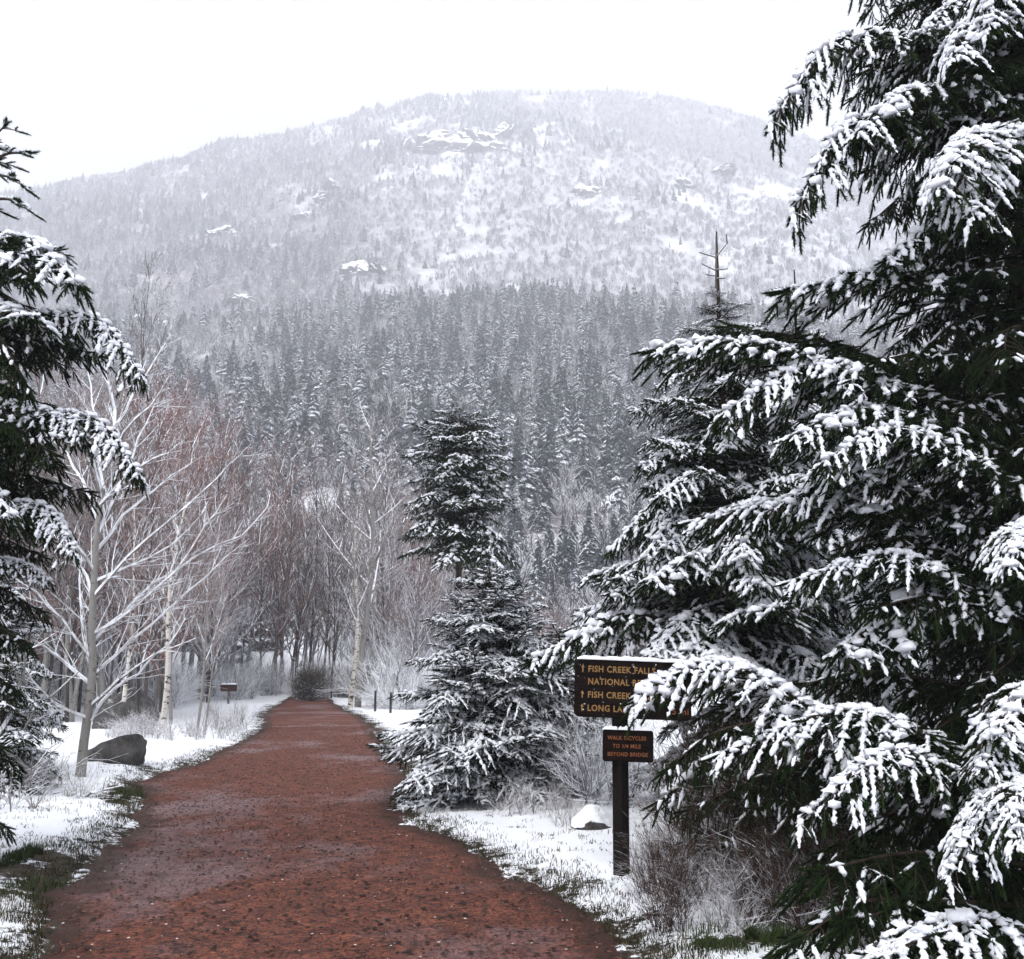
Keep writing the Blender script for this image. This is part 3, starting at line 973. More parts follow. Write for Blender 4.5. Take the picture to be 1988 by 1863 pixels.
aspen = thing('aspen_tree', 'bare pale aspen with snow lined limbs leaning over the boulder left of the path', 'aspen', tuple(ab))
tp = [ap(155, 1530), ap(157, 1500), ap(163, 1440), ap(172, 1380), ap(180, 1300), ap(178, 1240), ap(180, 1180), ap(183, 1120), ap(186, 1060), ap(190, 1010), ap(200, 950, .1), ap(208, 890, .1), ap(222, 830, .2), ap(236, 770, .2), ap(245, 715, .3)]
tr = [0.09, 0.072, 0.064, 0.06, 0.056, 0.053, 0.05, 0.046, 0.042, 0.036, 0.03, 0.024, 0.018, 0.012, 0.006]
g = Geo(); poly_tube(g, tp, tr, 10); link('trunk', g.mesh('aspen_trunk', [MT['aspen']]), aspen)
limbs = [  # photo polylines with a depth offset at the tip
    ([(180, 1310), (260, 1240), (330, 1180), (400, 1120), (480, 1050)], 1.2), ([(178, 1250), (240, 1190), (300, 1130), (380, 1080), (470, 1040), (520, 985)], 1.5),
    ([(180, 1160), (250, 1080), (330, 1010), (420, 930), (470, 880)], -0.8), ([(186, 1070), (240, 1000), (300, 950), (370, 900)], 1.0),
    ([(188, 1040), (240, 930), (270, 850), (300, 790)], 0.6), ([(195, 980), (250, 920), (300, 890), (350, 860)], -0.7), ([(195, 970), (180, 890), (150, 830), (110, 790)], -0.7),
    ([(190, 1010), (160, 930), (130, 880), (90, 845)], 0.8), ([(200, 950), (190, 860), (180, 780), (170, 720)], 0.6), ([(205, 910), (240, 840), (290, 790), (330, 730)], -0.6),
    ([(180, 1200), (170, 1120), (120, 1060), (90, 1020)], 0.9), ([(183, 1110), (140, 1050), (100, 980), (50, 930)], -0.9), ([(178, 1280), (120, 1200), (70, 1150), (10, 1110)], -1.0),
    ([(178, 1330), (120, 1280), (60, 1240), (-10, 1210)], 1.0), ([(172, 1395), (110, 1370), (60, 1320), (10, 1290)], -1.2), ([(176, 1370), (230, 1320), (300, 1270), (380, 1240)], -1.0),
    ([(175, 1400), (220, 1340), (270, 1310), (330, 1250), (360, 1200)], 1.4), ([(181, 1130), (250, 1100), (330, 1060), (400, 990)], 0.4), ([(176, 1290), (160, 1230), (155, 1160), (160, 1080)], 0.5),
    ([(222, 830), (260, 760), (300, 700), (330, 650)], 0.2), ([(222, 830), (215, 760), (200, 700), (205, 640)], 0.3), ([(180, 1230), (260, 1180), (340, 1110), (400, 1020), (440, 960)], 0.2),
]
r_ = np.random.default_rng(3)
for pts, off in limbs:
    n = len(pts)
    W = [ap(a + (r_.random() - .5) * 4 * (i > 0), b, off * i / (n - 1)) for i, (a, b) in enumerate(pts)]
    g = Geo(); A = []; B = []; ra = []; rb = []
    r0 = 0.026
    for i in range(n - 1):
        a = W[i]; b = W[i + 1]; mid = (a + b) / 2 + (r_.random(3) - .5) * 0.06
        u0 = i / (n - 1); u1 = (i + 1) / (n - 1)
        A += [a, mid]; B += [mid, b]; ra += [r0 * (1 - .75 * u0), r0 * (1 - .75 * (u0 + u1) / 2)]; rb += [r0 * (1 - .75 * (u0 + u1) / 2), r0 * (1 - .75 * u1)]
        for j in range(4):
            u = r_.random(); p = a + (b - a) * u; d = (b - a) / np.linalg.norm(b - a)
            pr = np.cross(d, r_.random(3) - .5); pr /= np.linalg.norm(pr)
            an = 0.5 + 0.4 * r_.random(); d2 = d * math.cos(an) + pr * math.sin(an) + np.array([0, 0, .15])
            L = (0.75 - 0.4 * u0) * (0.4 + 0.7 * r_.random()); q = p
            rr = 0.009 * (1 - .4 * u0)
            for s_ in range(3):
                d2 = d2 + (r_.random(3) - .5) * .25; d2 /= np.linalg.norm(d2); w = q + d2 * L / 3
                A.append(q); B.append(w); ra.append(rr); rb.append(rr * .75); rr *= .75
                if r_.random() < 0.8:
                    d3 = d2 + (r_.random(3) - .5) * 1.3; d3 /= np.linalg.norm(d3); e_ = w + d3 * L * .33
                    A.append(w); B.append(e_); ra.append(rr * .8); rb.append(rr * .45)
                q = w
    tubes(g, A, B, np.array(ra) * 1.1, np.array(rb) * 1.1, 4)
    link('branch', g.mesh('aspen_branch', [MT['aspen_limb']], False), aspen)

# --- thicket of bare trees beyond the bend
BARE = {
    'pale': [bare_meshes(7.5, 100 + s, 'aspen', 'twig_pale', 1.6, n_main=22, sub=9, subsub=5, spread=0.46, ascend=0.75, r0=0.075, start=0.3) for s in range(3)],
    'birch': [bare_meshes(8.0, 120 + s, 'birch', 'twig_pale', 1.5, n_main=18, sub=7, subsub=4, spread=0.26, r0=0.10, start=0.35, ascend=1.0) for s in range(2)],
    'red': [bare_meshes(6.5, 140 + s, 'grey_trunk', 'twig_red', 2.1, n_main=26, sub=9, subsub=5, spread=0.5, r0=0.05, start=0.15, ascend=0.8) for s in range(3)],
    'brown': [bare_meshes(7.0, 160 + s, 'dark_trunk', 'twig_brown', 2.0, n_main=22, sub=9, subsub=5, spread=0.42, r0=0.05, start=0.2, ascend=0.9) for s in range(3)],
    'frost': [bare_meshes(6.0, 180 + s, 'grey_trunk', 'twig_lilac', 1.6, n_main=24, sub=9, subsub=6, spread=0.5, r0=0.05, start=0.12, ascend=0.8) for s in range(2)],
}


def mesh_tree_at(kind, v, dx, dist, top_dy, label, cat, group=None, rz=0.0, h0=None, name='bare_tree', wide=1.0):
    p = P(dx, 1000, dist); top = P(dx, top_dy, dist)
    z = Hs(p[0], dist)
    h0 = {'pale': 7.5, 'birch': 8.0, 'red': 6.5, 'brown': 7.0, 'frost': 6.0}[kind]
    s = (top[2] - z) / h0
    return put_tree(BARE[kind][v], p[0], dist, label, cat, group, s * wide, rz, name, s)


# ones that can be told apart
mesh_tree_at('birch', 0, 340, 25, 930, 'white barked birch with black marks in front of the round boulder', 'birch', rz=0.3, name='birch_tree')
mesh_tree_at('pale', 0, 705, 44, 800, 'large pale bare tree right of the path bend with wide snowy limbs', 'bare tree', rz=1.3, name='bare_tree', wide=1.15)
mesh_tree_at('birch', 1, 690, 43, 960, 'pale slender trunk leaning against the large bare tree right of the path', 'bare tree', rz=2.0)
mesh_tree_at('pale', 1, 406, 24, 1000, 'thin white sapling between the birch and the small far sign', 'sapling', rz=0.8, name='sapling', wide=0.6)
mesh_tree_at('pale', 2, 422, 25, 1060, 'thin grey sapling just left of the small far sign', 'sapling', rz=2.8, name='sapling', wide=0.5)
mesh_tree_at('birch', 1, 268, 27, 960, 'pale thin trunk left of the birch behind the left aspen', 'bare tree', rz=4.0, wide=0.8)
mesh_tree_at('brown', 0, 300, 27, 940, 'dark trunk between two pale trunks left of the round boulder', 'bare tree', rz=1.0)
mesh_tree_at('brown', 1, 258, 40, 560, 'tall dark bare tree with two thin tops rising above the reddish thicket', 'bare tree', rz=1.0, wide=0.45)
mesh_tree_at('brown', 2, 655, 56, 1000, 'dark leaning stem in the frosted scrub right of the path end', 'bare tree', rz=0.2, wide=0.6)
random.seed(5)
cands = []
for i in range(470):
    dx = random.uniform(-120, 1330); dist = random.uniform(30, 72)
    p = P(dx, 1300, dist)
    d = float(path_d(np.array([p[0]]), np.array([dist]))[0])
    if dist < 60 and d < 1.6 + dist * 0.02:
        continue
    if 360 < dx < 530 and dist < 47:
        continue
    if dist < 40 and 420 < dx < 800 and random.random() < 0.75:
        continue
    if 760 < dx < 1330 and dist < 45:
        continue
    cands.append((dx, dist))
TH = {'red': 'bare reddish crowned tree in the thicket below the mountain', 'brown': 'bare dark stemmed tree in the thicket below the mountain',
      'pale': 'bare pale stemmed tree in the thicket below the mountain', 'frost': 'low frost white tree in the thicket below the mountain'}
for i, (dx, dist) in enumerate(cands):
    redness = 1.0 if dx < 620 else 0.45
    k = random.choices(['red', 'brown', 'pale', 'frost'], [3.2 * redness, 3.0, 3.2, 1.8 if dx > 420 else 0.6])[0]
    if dx > 980:
        k = random.choice(['frost', 'brown', 'brown', 'red'])
    top = np.interp(dx, [-100, 100, 300, 480, 620, 720, 800, 900, 1000, 1150, 1330], [800, 760, 790, 830, 900, 880, 930, 1000, 1120, 1130, 1100]) + random.uniform(-20, 190)
    if k == 'frost':
        top += 130
    p = P(dx, top, dist)
    if p[2] < 1.5:
        continue
    mesh_tree_at(k, random.randrange(len(BARE[k])), dx, dist, top, TH[k], 'bare tree', TH[k].replace('tree in', 'trees in'), rz=random.uniform(0, 6.28), wide=random.uniform(0.7, 1.1))


# --- shrubs
def shrub_mesh(name, h, w, n, seed, mat, r0=0.007, sub=4, steps=4, thin=1.0, droop=0.0, k=3):
    r = np.random.default_rng(seed)
    A = []; B = []; ra = []; rb = []
    for i in range(n):
        p = np.array([(r.random() - .5) * w * .5, (r.random() - .5) * w * .5, -0.03])
        az = r.random() * 6.28; el = math.radians(40 + 45 * r.random())
        d = np.array([math.cos(az) * math.cos(el), math.sin(az) * math.cos(el), math.sin(el)])
        L = h * (0.6 + 0.6 * r.random()); rr = r0
        for s_ in range(steps):
            d = d + (r.random(3) - .5) * .45 - np.array([0, 0, droop * s_]); d /= np.linalg.norm(d)
            q = p + d * L / steps
            A.append(p); B.append(q); ra.append(rr); rb.append(rr * .72); rr *= .72
            for j in range(sub):
                d2 = d + (r.random(3) - .5) * 1.5; d2 /= np.linalg.norm(d2)
                b = p + (q - p) * r.random(); l2 = L * .28 * (.5 + r.random())
                e_ = b + d2 * l2; e2 = e_ + (d2 + (r.random(3) - .5) * .6 + np.array([0, 0, .2])) * l2 * .7
                A += [b, e_]; B += [e_, e2]; ra += [rr * .8, rr * .6]; rb += [rr * .6, rr * .35]
                d3 = d2 + (r.random(3) - .5) * 1.2
                A.append(e_); B.append(e_ + d3 * l2 * .5); ra.append(rr * .55); rb.append(rr * .3)
            p = q
    g = Geo(); tubes(g, A, B, np.array(ra) * thin, np.array(rb) * thin, k)
    return g.mesh(name, [MT[mat]], False)


SH = {
    'frost': [shrub_mesh('frosted_shrub', 0.9, 1.3, 26, s, 'twig_lilac', 0.012, 5) for s in range(3)],
    'dead': [shrub_mesh('dead_shrub', 0.9, 1.1, 26, 10 + s, 'twig_dark', 0.008, 4) for s in range(2)],
    'low': [shrub_mesh('low_shrub', 0.33, 0.6, 11, 20 + s, 'twig_pale', 0.0055, 3) for s in range(3)],
    'dark': [shrub_mesh('dark_shrub', 1.2, 0.9, 70, 30 + s, 'twig_bush', 0.022, 6) for s in range(2)],
}


def put_shrub(kind, x, y, label, group=None, s=1.0, name='bare_shrub', cat='shrub'):
    me = random.choice(SH[kind])
    o = link(name, me, None, (x, y, Hs(x, y)), label=label, category=cat)
    if group:
        o['group'] = group
    o.rotation_euler = (0, 0, random.uniform(0, 6.28)); o.scale = (s, s, s)
    return o


random.seed(8)
# frosted scrub along the left bank and the far end of the path
for i in range(70):
    dx = random.uniform(215, 512); dy = random.uniform(1385, 1445)
    if 285 < dx < 405 and dy < 1425:
        continue
    q = G(dx, dy)
    if path_d(np.array([q[0]]), np.array([q[1]]))[0] < 0.45:
        continue
    put_shrub('low', q[0], q[1], 'low frosted shrub on the snowy left bank before the boulder', 'frosted shrubs on the left bank', random.uniform(0.9, 1.9))
for i in range(120):
    dx = random.uniform(120, 1180); dist = random.uniform(40, 66)
    if 370 < dx < 530 and dist < 52:
        continue
    q = P(dx, 1350, dist)
    if abs(q[0] - np.interp(dist, PY, (PL + PR) / 2)) < 3.2 and dist < 60:
        continue
    put_shrub('frost', q[0], dist, 'frost white scrub at the foot of the bare thicket', 'frosted scrub at the foot of the thicket', random.uniform(1.0, 2.6))
for dx, dy, s, lab in [(600, 1352, 1.2, 'dark brown bush standing at the far end of the path'), (748, 1345, 1.3, 'dark rounded bush right of the large pale bare tree')]:
    q = G(dx, dy, 0)
    dist = 52
    q = P(dx, 1350, dist)
    put_shrub('dark', q[0], dist, lab, None, s, cat='bush')
for i in range(16):
    dx = random.uniform(600, 830); dist = random.uniform(54, 68); q = P(dx, 1350, dist)
    put_shrub('dark', q[0], dist, 'dark stemmed bush under the bare trees at the far end of the path', 'dark bushes at the far end of the path', random.uniform(0.8, 1.3), cat='bush')
# dead brown shrub and bramble right of the sign
SHR = [(1345, 1650, 0.8), (1400, 1690, 0.9), (1470, 1690, 1.0), (1530, 1740, 0.9), (1380, 1610, 1.0), (1450, 1630, 1.1), (1540, 1660, 1.1), (1600, 1740, 0.9)]
for i, (dx, dy, s) in enumerate(SHR):
    q = G(dx, dy)
    put_shrub('dead', q[0], q[1], 'dead brown shrub in the tangle right of the sign post', 'dead shrubs right of the sign post', s)
for i in range(34):
    dx = random.uniform(1240, 1700); dy = random.uniform(1690, 1850)
    if dy - 1650 < (1330 - dx) * 0.2:
        continue
    q = G(dx, dy)
    if path_d(np.array([q[0]]), np.array([q[1]]))[0] < 0.35:
        continue
    put_shrub('low' if i % 2 else 'dead', q[0], q[1], 'small snowy twig tuft in the snow right of the sign', 'snowy twig tufts right of the sign', random.uniform(0.35, 0.6) * (1.8 if i % 2 else 1), 'twig_tuft', 'twigs')
for dx, dy, s in [(1010, 1600, 1.2), (985, 1585, 1.0), (1100, 1620, .8), (1080, 1590, 1.1)]:
    q = G(dx, dy)
    put_shrub('low', q[0], q[1], 'snowy dry twigs at the foot of the young bushy spruce', 'dry twigs under the young spruce', s)
for dx, dy, s in [(1120, 1560, 1.0), (1090, 1545, 0.9), (1165, 1580, 0.9), (1060, 1550, 0.8), (1150, 1530, 1.1)]:
    q = G(dx, dy)
    put_shrub('frost', q[0], q[1], 'frost white shrub between the young bushy spruce and the sign post', 'frosted shrubs beside the young spruce', s)
for dx, dy, s in [(40, 1560, 2.0), (95, 1545, 1.6), (5, 1600, 1.8), (150, 1560, 1.0)]:
    q = G(dx, dy)
    put_shrub('low', q[0], q[1], 'snowy twig pile beside the leaning bare stem at left', 'twig pile at the left edge', s)
# leaning bare stem at far left
g = Geo(); base = G(60, 1560); D0 = base[1]
def lp(dx, dy): return P(dx, dy, D0) - base
A = []; B = []; ra = []; rb = []
for pts, r0 in [([(62, 1565), (45, 1500), (20, 1430), (10, 1360), (18, 1290), (5, 1210)], .04), ([(30, 1450), (60, 1380), (110, 1340), (150, 1300)], .018), ([(40, 1490), (5, 1440), (-30, 1400)], .018), ([(15, 1390), (50, 1330), (60, 1270), (100, 1230)], .015), ([(55, 1530), (85, 1480), (100, 1440)], .012), ([(12, 1350), (-20, 1300), (-40, 1260)], .012), ([(62, 1545), (130, 1570), (180, 1540), (225, 1530)], .025), ([(70, 1560), (110, 1590), (200, 1560)], .018), ([(60, 1560), (0, 1600), (-40, 1650)], .018)]:
    W = [lp(a, b) + np.array([0, random.uniform(-.2, .2) * i, 0]) for i, (a, b) in enumerate(pts)]
    for i in range(len(W) - 1):
        u0 = i / len(W); u1 = (i + 1) / len(W)
        A.append(W[i]); B.append(W[i + 1]); ra.append(r0 * (1 - .7 * u0)); rb.append(r0 * (1 - .7 * u1))
        for j in range(3):
            d = W[i + 1] - W[i]; b = W[i] + d * random.random()
            e_ = b + d * .5 + (r_.random(3) - .5) * .5
            A.append(b); B.append(e_); ra.append(.008); rb.append(.003)
tubes(g, A, B, ra, rb, 5)
link('leaning_stem', g.mesh('leaning_stem', [MT['aspen']], False), None, tuple(base), label='crooked bare stem leaning left over a pile of snowy twigs', category='sapling')

# ------------------------------------------------------------------ rocks
def rock_mesh(name, sx, sy, sz, seed, snow_lo=0.72, cutx=0.0, mat=None):
    import bmesh
    bm = bmesh.new(); bmesh.ops.create_icosphere(bm, subdivisions=4, radius=1.0)
    r = np.random.default_rng(seed)
    pl = [(v / np.linalg.norm(v), 0.62 + 0.3 * r.random()) for v in (r.random((14, 3)) - .5)]
    for v in bm.verts:
        c = np.array(v.co)
        for nrm, d in pl:
            e = c.dot(nrm) - d
            if e > 0:
                c = c - nrm * e * 0.85
        c = c * (1 + 0.03 * math.sin(c[0] * 9 + seed) * math.sin(c[1] * 8) + 0.02 * math.sin(c[2] * 17))
        x = c[0]
        v.co = (c[0] * sx, c[1] * sy, max(c[2], -0.35) * sz * (1 + cutx * x))
    me = bpy.data.meshes.new(name); bm.to_mesh(me); bm.free()
    for p in me.polygons:
        p.use_smooth = True
    m = M(name + '_stone'); cc = m.coord('Object')
    n1 = m.noise(cc, 5, 6, 0.7); n2 = m.noise(cc, 28, 4)
    colr = m.mix(m.ramp(n1, [(0.35, 0.0), (0.65, 1.0)]), (0.018, 0.017, 0.016), (0.095, 0.09, 0.085))
    j = m.math('MULTIPLY', m.math('SUBTRACT', n1, 0.5), 0.9)
    colr = m.mix(m.up(snow_lo, snow_lo + 0.1, j), colr, SNOW)
    m.set(colr, 0.75, 0.3, bump=m.math('ADD', n1, m.math('MULTIPLY', n2, .4)), strength=0.8, dist=0.05)
    me.materials.append(m.m)
    return me


q = G(220, 1500)
o = link('boulder', rock_mesh('boulder', 0.56, 0.35, 0.29, 3, 0.90, 0.55), None, (q[0], q[1] + 0.1, Hs(q[0], q[1]) + 0.1), label='dark wedge shaped boulder on the snow beside the left aspen', category='boulder')
q = G(352, 1400)
o = link('boulder', rock_mesh('round_boulder', 0.9, 0.7, 0.85, 6, 0.9), None, (q[0], 27.5, Hs(q[0], 27.5) + 0.25), label='round brown boulder behind the white barked birch', category='boulder')
q = G(100, 1395)
o = link('boulder', rock_mesh('flat_boulder', 1.0, 0.6, 0.5, 12, 0.8), None, (q[0], 26.0, Hs(q[0], 26.0) + 0.2), label='flat dark boulder in the shade at the left edge of the snow', category='boulder')
q = G(1155, 1630)
o = link('rock', rock_mesh('snowy_rock', 0.24, 0.2, 0.17, 9, 0.15), None, (q[0], q[1], Hs(q[0], q[1]) + 0.05), label='low snow capped rock between the young spruce and the sign post', category='rock')

# ------------------------------------------------------------------ the trail sign
def wood(name, a, b):
    m = M(name); n = m.noise(m.coord('Object', (3, 30, 55)), 1.5, 6, 0.7)
    return m.set(m.mix(m.ramp(n, [(0.4, 0.0), (0.68, 1.0)]), a, b), 0.8, 0.1, bump=n, strength=0.6, dist=0.004)


MT['board'] = wood('dark_brown_stained_wood', (0.0035, 0.0018, 0.0015), (0.013, 0.006, 0.0045))
MT['post'] = wood('black_brown_post_wood', (0.006, 0.004, 0.004), (0.016, 0.012, 0.010))
m = M('routed_yellow_lettering'); MT['yellow'] = m.set(m.mix(m.noise(m.coord('Object'), 60, 3), (0.22, 0.10, 0.03), (0.42, 0.27, 0.11)), 0.7, 0.2)
m = M('worn_orange_lettering'); MT['orange'] = m.set(m.mix(m.noise(m.coord('Object'), 60, 3), (0.16, 0.045, 0.016), (0.32, 0.13, 0.06)), 0.7, 0.2)


def rounded_board(name, w, h, t, rad, mat):
    import bmesh
    bm = bmesh.new()
    pts = []
    for cx, cz, a0 in ((w / 2 - rad, h / 2 - rad, 0), (-w / 2 + rad, h / 2 - rad, 90), (-w / 2 + rad, -h / 2 + rad, 180), (w / 2 - rad, -h / 2 + rad, 270)):
        for i in range(6):
            a = math.radians(a0 + 90 * i / 5)
            pts.append((cx + rad * math.cos(a), cz + rad * math.sin(a)))
    f = [bm.verts.new((x, -t / 2, z)) for x, z in pts]
    face = bm.faces.new(f)
    ex = bmesh.ops.extrude_face_region(bm, geom=[face])
    bmesh.ops.translate(bm, vec=(0, t, 0), verts=[v for v in ex['geom'] if isinstance(v, bmesh.types.BMVert)])
    bmesh.ops.recalc_face_normals(bm, faces=bm.faces)
    ed = [e for e in bm.edges if len(e.link_faces) == 2 and abs(e.calc_face_angle(0)) > 1.2]
    bmesh.ops.bevel(bm, geom=ed, offset=0.004, segments=2, affect='EDGES')
    me = bpy.data.meshes.new(name); bm.to_mesh(me); bm.free(); me.materials.append(mat)
    return me


def text(body, x, z, size, mat, parent, y, sx=1.0):
    cu = bpy.data.curves.new('lettering', 'FONT'); cu.body = body; cu.size = size
    cu.extrude = 0.0015; cu.offset = size * 0.022; cu.space_character = 1.12; cu.align_y = 'BOTTOM_BASELINE'
    cu.resolution_u = 3
    tmp = bpy.data.objects.new('tmp', cu); col.objects.link(tmp)
    dg = bpy.context.evaluated_depsgraph_get()
    me = bpy.data.meshes.new_from_object(tmp.evaluated_get(dg))
    bpy.data.objects.remove(tmp)
    me.name = 'lettering'; me.materials.clear(); me.materials.append(mat)
    o = link('lettering', me, parent, (x, y, z)); o.rotation_euler = (math.pi / 2, 0, 0); o.scale = (sx, 1, 1)
    return o


def arrow(x, z, s, mat, parent, y):
    pts = [(0, s * .5), (s * .24, s * .12), (s * .08, s * .12), (s * .08, -s * .5), (-s * .08, -s * .5), (-s * .08, s * .12), (-s * .24, s * .12)]
    V = [(a, -0.0015, b) for a, b in pts] + [(a, 0.0015, b) for a, b in pts]
    n = len(pts)
    g = Geo(); g.add(V, np.array([(0, 2, 1), (0, 6, 2), (2, 6, 5), (2, 5, 3), (3, 5, 4)])[:, ::-1])
    g.add(V, np.array([(i, (i + 1) % n, n + (i + 1) % n, n + i) for i in range(n)]))
    return link('arrow', g.mesh('arrow', [mat], False), parent, (x, y, z))


def snow_cap(w, d, h, parent, z, seed):
    r = np.random.default_rng(seed)
    n = 28; V = []; Q = []
    for i in range(n + 1):
        x = -w / 2 + w * i / n
        e = (min(1, min(i, n - i) / 2.0 + 0.15)) ** 0.6
        hh = h * e * (0.75 + 0.5 * r.random()) * (1.35 if seed == 1 and 0.42 < i / n < 0.52 else 1)
        for a in range(9):
            an = math.pi * a / 8
            V.append((x, -math.cos(an) * d * (0.55 + .08 * r.random()), max(0, math.sin(an)) ** 0.6 * hh))
    for i in range(n):
        for a in range(8):
            Q.append((i * 9 + a, (i + 1) * 9 + a, (i + 1) * 9 + a + 1, i * 9 + a + 1))
    g = Geo(); g.add(V, np.array(Q)[:, ::-1])
    return link('snow_cap', g.mesh('snow_cap', [MT['snow']]), parent, (0, 0, z))


SD = 7.35
sb = G(1207, 1722); SD = sb[1]
sz = Hs(sb[0], SD)
sign = thing('trail_sign', 'dark brown wooden trail sign with yellow lettering and a smaller board on one post', 'sign', (sb[0], SD, sz - 0.02))
top_pt = P(1212, 1292, SD)
ph = top_pt[2] - sz - 0.03
g = Geo()
pw = 0.048
zz = np.linspace(-0.3, ph, 8)
poly_tube(g, [(0.01 * z, 0, z) for z in zz], [pw * 1.3] * 8, 4)
po = g.mesh('post', [MT['post']], False); po.transform(Matrix.Rotation(math.pi / 4, 4, 'Z') if False else Matrix.Identity(4))
link('post', po, sign)
c0 = P(1228, 1340, SD - 0.09); w1 = 0.895; h1 = 0.435
board = link('board', rounded_board('board', w1, h1, 0.04, 0.045, MT['board']), sign, (c0[0] - sb[0], -0.09, c0[2] - (sz - 0.02)))
board.rotation_euler = (0, math.radians(2.2), math.radians(-4))
rows = [(0.115, True, 'FISH CREEK FALLS'), (0.0, False, 'NATIONAL REC TRAIL'), (-0.105, True, 'FISH CREEK FALLS'), (-0.19, True, 'LONG LAKE')]
for i, (z, arr, tx) in enumerate([(0.125, True, 'FISH CREEK FALLS'), (0.03, False, 'NATIONAL REC. TRAIL'), (-0.07, True, 'FISH CREEK FALLS'), (-0.17, True, 'LONG LAKE')]):
    text(tx, -0.345, z, 0.066, MT['yellow'], board, -0.0226, 0.88)
    if arr:
        arrow(-0.385, z + 0.024, 0.055, MT['yellow'], board, -0.0226)
text('5 mi', 0.30, -0.17, 0.066, MT['orange'], board, -0.0226)
for bx_, bz_ in ((0.0, 0.185), (0.0, -0.20)):
    g = Geo(); g.add([(0.011 * math.cos(a), 0, 0.011 * math.sin(a)) for a in np.arange(8) * .785] + [(0, -0.006, 0)], np.array([(i, (i + 1) % 8, 8) for i in range(8)]))
    link('bolt', g.mesh('bolt', [MT['grey_trunk']]), board, (bx_, -0.0205, bz_))
r = np.random.default_rng(5)
g = Geo(); n = 46
ox = (r.random(n) - .5) * w1 * .94; oz = -h1 / 2 + 0.02 + (h1 - .04) * r.random(n); q_ = 0.002 + 0.005 * r.random(n) ** 2
g.batch(BL[0][0], BL[0][1], np.stack([ox, np.full(n, -0.0215), oz], -1), np.tile(np.eye(3), (n, 1, 1)), np.stack([q_, q_ * .5, q_ * 1.3], -1))
link('snow_specks', g.mesh('snow_specks', [MT['snow']]), board, kind='stuff')
snow_cap(w1 - 0.03, 0.05, 0.028, board, h1 / 2 + 0.001, 1)
c1 = P(1219, 1449, SD - 0.085); w2 = 0.385; h2 = 0.235
b2 = link('small_board', rounded_board('small_board', w2, h2, 0.035, 0.02, MT['board']), sign, (c1[0] - sb[0], -0.085, c1[2] - (sz - 0.02)))
b2.rotation_euler = (0, math.radians(1.5), math.radians(-4))
for z, tx, x in [(0.045, 'WALK BICYCLES', -0.155), (-0.015, 'TO 1/4 MILE', -0.115), (-0.075, 'BEYOND BRIDGE', -0.155)]:
    text(tx, x, z, 0.040, MT['orange'], b2, -0.0195, 0.9)
snow_cap(w2 - 0.005, 0.05, 0.026, b2, h2 / 2 + 0.001, 2)

# little far sign and the two thin posts
q = G(443, 1372); fs = thing('small_sign', 'tiny wooden sign on a thin post in the snow left of the path', 'sign', (q[0], q[1], Hs(q[0], q[1])))
kk = q[1] / F
g = Geo(); poly_tube(g, [(0, 0, -.1), (0, 0, 17 * kk)], [0.05, 0.05], 6); link('post', g.mesh('far_post', [MT['twig_brown']], False), fs)
MT['board_red'] = wood('faded_red_brown_wood', (0.05, 0.025, 0.02), (0.10, 0.05, 0.04))
bd = link('board', rounded_board('far_board', 16 * kk, 6.5 * kk, 0.05, 0.03, MT['board_red']), fs, (0, -0.08, 15 * kk))
snow_cap(15 * kk, 0.09, 0.06, bd, 3.25 * kk, 4)
for dx, lab in ((728, 'left one of two thin dark posts in the snow right of the path'), (758, 'right one of two thin posts, the fainter one near the young spruce')):
    q = G(dx, 1383 + (dx > 740) * 4); kk = q[1] / F
    g = Geo(); poly_tube(g, [(0, 0, -.1), (0, 0, 10 * kk), (0, 0, 20 * kk)], [0.045, 0.045, 0.04], 6)
    po = link('marker_post', g.mesh('marker_post', [MT['dark_trunk']], False), None, (q[0], q[1], Hs(q[0], q[1])), label=lab, category='post')

# ------------------------------------------------------------------ grass, pebbles
def mat_simple(name, a, b, rough=0.7, sc_=20):
    m = M(name); return m.set(m.mix(m.noise(m.coord('World'), sc_, 2), a, b), rough, 0.2)


MT['grass'] = mat_simple('green_grass', (0.012, 0.022, 0.005), (0.050, 0.075, 0.018), sc_=9)
MT['straw'] = mat_simple('dry_grass', (0.10, 0.075, 0.045), (0.28, 0.22, 0.14))


def blades(name, X, Y, h, mat, w=0.004, lean=0.6, seed=0):
    r = np.random.default_rng(seed); n = len(X)
    Z = H(X, Y) - 0.01
    az = r.random(n) * 6.28; hh = h * (0.5 + 0.8 * r.random(n)); ln = lean * hh * r.random(n)
    ca, sa = np.cos(az), np.sin(az); wx, wy = -sa * w, ca * w
    b = np.stack([X, Y, Z], -1); wv = np.stack([wx, wy, 0 * wx], -1)
    mid = b + np.stack([ca * ln * .35, sa * ln * .35, hh * .6], -1); tip = b + np.stack([ca * ln, sa * ln, hh * .95], -1)
    V = np.stack([b - wv, b + wv, mid + wv * .7, mid - wv * .7, tip], 1).reshape(-1, 3)
    base = (np.arange(n) * 5)[:, None]
    g = Geo(); g.add(V, (np.array([0, 1, 2, 3])[None] + base)); g.T.append(np.array([3, 2, 4])[None] + base); g.tm.append(np.zeros(n))
    return link(name, g.mesh(name, [mat]), kind='stuff')


r = np.random.default_rng(21)
